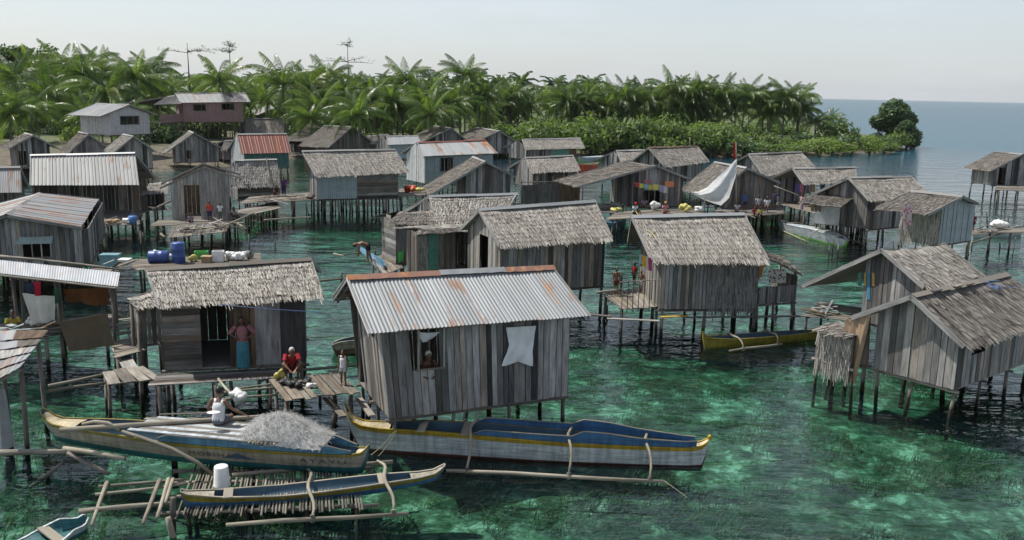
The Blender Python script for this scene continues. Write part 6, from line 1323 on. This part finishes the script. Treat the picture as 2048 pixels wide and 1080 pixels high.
a, b = G((285, 690), 1.2), G((332, 684), 1.2); g = empty('lean_to_wall', (a.x, a.y, 0), math.atan2((b-a).y, (b-a).x), 'dark plank wall below the pale lean-to of the doorway hut', 'wall', 'lean-to roofs'); l_ = (b-a).length
wall(g, (0, 0), (l_, 0), (0, 0), (l_, 0), 1.25, 2.4, lambda s: 2.42, PD, (), True, .15); wall(g, (0, 1.2), (0, 0), (0, 1.2), (0, 0), 1.25, 2.4, lambda s: 2.42, PL, (), True, .15); stilts(g, .05, l_-.05, .1, 1.1, 1.25, 2, 2)
lean_roof('porch_roof', 'drooping dark thatch roof at the right of the half thatch hut', [(1530, 512), (1604, 548), (1560, 512), (1510, 494)], (3.0, 2.1, 2.2, 3.1), 'thatch', [(.95, .2), (.95, .9)], 'thatchd')
a, b = G((1512, 608), 1.05), G((1590, 602), 1.05); g = empty('porch_wall', (a.x, a.y, 0), math.atan2((b-a).y, (b-a).x), 'low plank wall of the right porch of the half thatch hut', 'wall', 'lean-to roofs'); l_ = (b-a).length
wall(g, (0, 0), (l_, 0), (0, 0), (l_, 0), 1.05, 1.7, lambda s: 1.72, PL, (), True, .13); stilts(g, .05, l_-.05, .1, 1.6, 1.05, 3, 2); wall(g, (l_, 0), (l_, 1.6), (l_, 0), (l_, 1.6), 1.05, 2.2, lambda s: 2.1, PD, (), False, .15)
a, b = G((1632, 716), .85), G((1700, 736), .85); g = empty('thatch_screen', (a.x, a.y, 0), math.atan2((b-a).y, (b-a).x), 'shaggy palm thatch screen left of the front right hut', 'screen', 'lean-to roofs'); l_ = (b-a).length
thatch_slope(g, (0, 0, .8), (l_, 0, .8), (l_, .02, 1.85), (0, .02, 1.85), 'thatch', True, .3, .03, 'thatch_panel', .05, 2.2); thatch_slope(g, (0, -.1, 1.85), (l_, -.1, 1.85), (l_, 1., 1.95), (0, 1., 1.95), 'thatchd', True, .3, .04); stilts(g, .05, l_-.05, .0, .9, .9, 3, 2)
# mat fence before the thatched hut at centre
a, b = G((1042, 408), 1.0), G((1165, 402), 1.0); g = empty('mat_fence', (a.x, a.y, 0), math.atan2((b-a).y, (b-a).x), 'patched fence of hanging mats and sacking at the centre', 'fence', 'lean-to roofs'); l_ = (b-a).length
wall(g, (0, 0), (l_, 0), (0, 0), (l_, 0), 1.0, 2.7, lambda s: 2.4+.25*mnoise.noise(Vector((s*7, 0, 0))), [(0, .3, 'mat', 'mat'), (.3, .6, 'mat', 'woodd'), (.6, .95, 'mat', 'brown')]); stilts(g, .05, l_-.05, .05, 1.2, 1.0, 6, 2)
for i in range(5): p_ = MB(); p_.tube([(l_*i/4, .05, .9), (l_*i/4+.05, .05, R.uniform(2.6, 3.0))], .05, 6); p_.build('post', M['pole'], g)
p_ = MB(); p_.tube([(-.2, .05, 2.62), (l_*.5, .05, 2.55), (l_+.2, .05, 2.6)], .04, 6); p_.build('top_rail', M['pole'], g)
# window awning on the rust striped house, stub rafters, roof litter
sheet('awning', 'small blue grey awning over the window of the rust striped house', None, [(40, 474), (106, 472), (103, 487), (30, 489)], plane=hplane(H22, -.4), nu=6, nv=2, wave=.0, mat=M['bluegrey'], cat='awning', group='awnings')
for k in range(5):
    p = H10.root.matrix_world if False else None
    r0, r1 = H10.apex; q = r0.lerp(r1, .12+.2*k); g = MB(); g.beam(q+Vector((0, .12, -.05)), q+Vector((-.12, -.2, .28)), .06, .05); g.build('stub_rafter', M['bamboo'], H10.root)
F = H6.Bk
for k, (u, v, l, w_) in enumerate(((.06, .75, 1.1, .09), (.16, .93, .5, .16), (.38, .92, .45, .14), (.5, .9, .4, .1))):
    p = F[3].lerp(F[2], u).lerp(F[0].lerp(F[1], u), 1-v)+Vector((0, 0, .16)); d = (F[0]-F[3]).normalized() if k == 0 else (F[2]-F[3]).normalized(); g = MB(); g.beam(p, p+d*l, w_, .03, up=(0, 0, 1)); g.build('roof_weight', M['woodl'], H6.root)
g = MB()
for k in range(14):
    p = F[3].lerp(F[2], .72+R.uniform(-.05, .05)).lerp(F[0].lerp(F[1], .72), .1+R.random()*.2)+Vector((0, 0, .12)); g.tube([p, p+Vector((R.gauss(0, .12), R.gauss(0, .12), R.uniform(.0, .06))), p+Vector((R.gauss(0, .2), R.gauss(0, .2), 0))], .01, 4)
o = g.build('rope_coil', M['ropeb']); o.matrix_world = Matrix.Translation(H6.root.location) @ Matrix.Rotation(H6.root.rotation_euler.z, 4, 'Z'); tag(o, 'tangled blue and white rope lying on the front right thatch', 'rope', 'lines and ropes')
# ridge pieces of the corrugated house: rusted lengths with a pale one between
r0, r1 = H1.apex
for k, (u0, u1, mm) in enumerate(((-.005, .43, 'rust'), (.425, .75, 'tin'), (.745, 1.01, 'rust'))):
    b = MB(); p, q = r0.lerp(r1, u0), r0.lerp(r1, u1); d = Vector((0, .2, 0)); e = Vector((0, 0, -.1)); u_ = Vector((0, 0, .09+.012*(k % 2)))
    nseg = 12
    b.grid([[p.lerp(q, i/nseg)+u_-d+e+Vector((0, .02*mnoise.noise(Vector((i, k, 0))), .02*mnoise.noise(Vector((i*1.3, k, 5))))) for i in range(nseg+1)], [p.lerp(q, i/nseg)+u_ for i in range(nseg+1)], [p.lerp(q, i/nseg)+u_+d+e for i in range(nseg+1)]]); b.build('ridge_cap', M[mm], H1.root)
# ============================================================ seagrass under the clear water
M['grass'] = leaf('seagrass_blade', (.025, .045, .018), (.07, .105, .035), .3, .7, (.2, .2, .09), .85)
b = MB(); rr = random.Random(77); n = 0
while n < 15000:
    q = (rr.uniform(-40, 2090), 660+430*rr.random()**.8); p = G(q, -.75)
    if mnoise.noise(Vector((p.x*.42, p.y*.42, 4)))+.35*mnoise.noise(Vector((p.x*1.6, p.y*1.6, 8))) < -.02: 
        n += .2; continue
    n += 1; z0_ = -.78+.2*mnoise.noise(Vector((p.x*.35, p.y*.35, 0))); h_ = rr.uniform(.18, .42); a_ = rr.gauss(.5, .7); d = Vector((math.cos(a_), math.sin(a_), 0)); sd = Vector((-d.y, d.x, 0))*.011; p.z = z0_-.05; m_ = p+d*h_*.3+Vector((0, 0, h_*.6)); e = p+d*h_*rr.uniform(.7, 1.2)+Vector((0, 0, h_*.8))
    b.face([p-sd, p+sd, m_+sd, m_-sd]); b.face([m_-sd, m_+sd, e+sd*.3, e-sd*.3])
o = b.build('seagrass', M['grass'], kind='stuff'); tag(o, 'dark seagrass waving on the shallow sea floor', 'seagrass')

# thin stakes left standing in the shallows
for i in range(38):
    q = R.choice([(R.uniform(280, 800), R.uniform(425, 520)), (R.uniform(1120, 1560), R.uniform(430, 470)), (R.uniform(1560, 2030), R.uniform(470, 520)), (R.uniform(90, 340), R.uniform(450, 520))])
    p = G(q, 0); g = MB(); h_ = R.uniform(.3, 1.1); g.tube([p-Vector((R.uniform(-.1, .1), 0, 1.2)), p+Vector((R.uniform(-.08, .08), 0, h_))], R.uniform(.025, .045), 6); tag(g.build('stake', M['stilt'], None, True), 'thin bare stake standing in the shallow water among the huts', 'stake', 'stakes in the shallows')

# ============================================================ heaps of boards and litter
def junk(label, q, z, n=9, sp=.8, sd=0):
    p = G(q, z); o = empty('board_heap', p, 0, label, 'board heap', 'heaps of boards'); rr_ = random.Random(sd)
    for k in range(n):
        g = MB(); c = Vector((rr_.uniform(-sp, sp), rr_.uniform(-sp*.6, sp*.6), .04+.05*k*.7)); an = rr_.gauss(0, .5); l = rr_.uniform(.4, 1.3); d = Vector((math.cos(an), math.sin(an), rr_.uniform(-.25, .3)))*l/2; g.beam(c-d, c+d+Vector((0, 0, max(0, d.z))), rr_.uniform(.06, .2), .025); g.build(rr_.choice(['board', 'board', 'stick']), M[rr_.choice(['deck', 'wood', 'brown', 'woodl', 'bamboo', 'bluegrey'])], o)
    return o
deck('side_deck', 'low cluttered deck left of the laundry hung hut', [(1138, 424), (1238, 426), (1232, 408), (1145, 406)], 1.1, .2, 'woodd', near=False)
for i, (x, y, z, n_, lb) in enumerate(((640, 288, 1.0, 10, 'boards heaped left of the twin lean huts'), (606, 296, .9, 9, 'boards heaped before the dark low hut'), (452, 300, 1., 9, 'litter heaped left of the red roof'), (330, 312, .8, 9, 'boards heaped left of the dark gabled hut'), (124, 316, .8, 9, 'litter between the two leftmost gabled huts'), (230, 312, .8, 8, 'litter between second and third gabled huts'), (592, 312, .7, 12, 'pale boards right of the red roof hut'), (745, 312, .6, 10, 'boards before the twin lean huts'), (822, 330, 1., 9, 'boards left of the pale blue house'), (1178, 416, 1.15, 14, 'boards heaped on the low cluttered deck'), (1215, 418, 1.15, 12, 'sticks heaped at the right of the low cluttered deck'), (598, 398, 1.3, 9, 'boards on the platform left of the long hut'), (385, 462, 1., 12, 'bamboo scraps on the drying rack'), (428, 455, 1., 10, 'board scraps on the right of the drying rack'), (208, 448, .9, 9, 'scraps on the deck under the ribbed roof'), (540, 402, 1.3, 9, 'sticks on the platform behind the leaning pole'), (60, 672, 1.15, 12, 'boards on the shelter floor'), (150, 655, 1.15, 10, 'dark litter behind the hanging tarp'), (1000, 300, .9, 9, 'boards before the right thatched gable near the bushes'), (1100, 326, .6, 9, 'boards before the green panelled hut'), (1480, 432, 1.2, 8, 'sticks at the feet of the seated group'), (1985, 463, 1.3, 10, 'boards on the far right jetty'), (250, 540, 1.25, 9, 'boards left on the storage deck'), (940, 312, .8, 9, 'boards between the two thatched gables near the bushes'), (1640, 626, 1.03, 7, 'sticks on the wide plank porch'))):
    junk(lb, (x, y), z, n_, .8 if z != 1.03 else .4, i)
# ============================================================ the air over the water
mt, T = newmat('haze_mat'); T.t.links.new(T.n('VolumePrincipled', {'Color': (.86, .9, .95, 1), 'Density': .00005, 'Anisotropy': .2}).outputs[0], T.n('OutputMaterial').inputs[1])
g = MB(); g.box((0, 3000, 28), 19000, 7400, 61); o = g.build('haze', mt); o['kind'] = 'stuff'; tag(o, 'thin pale haze in the air over the village', 'haze')
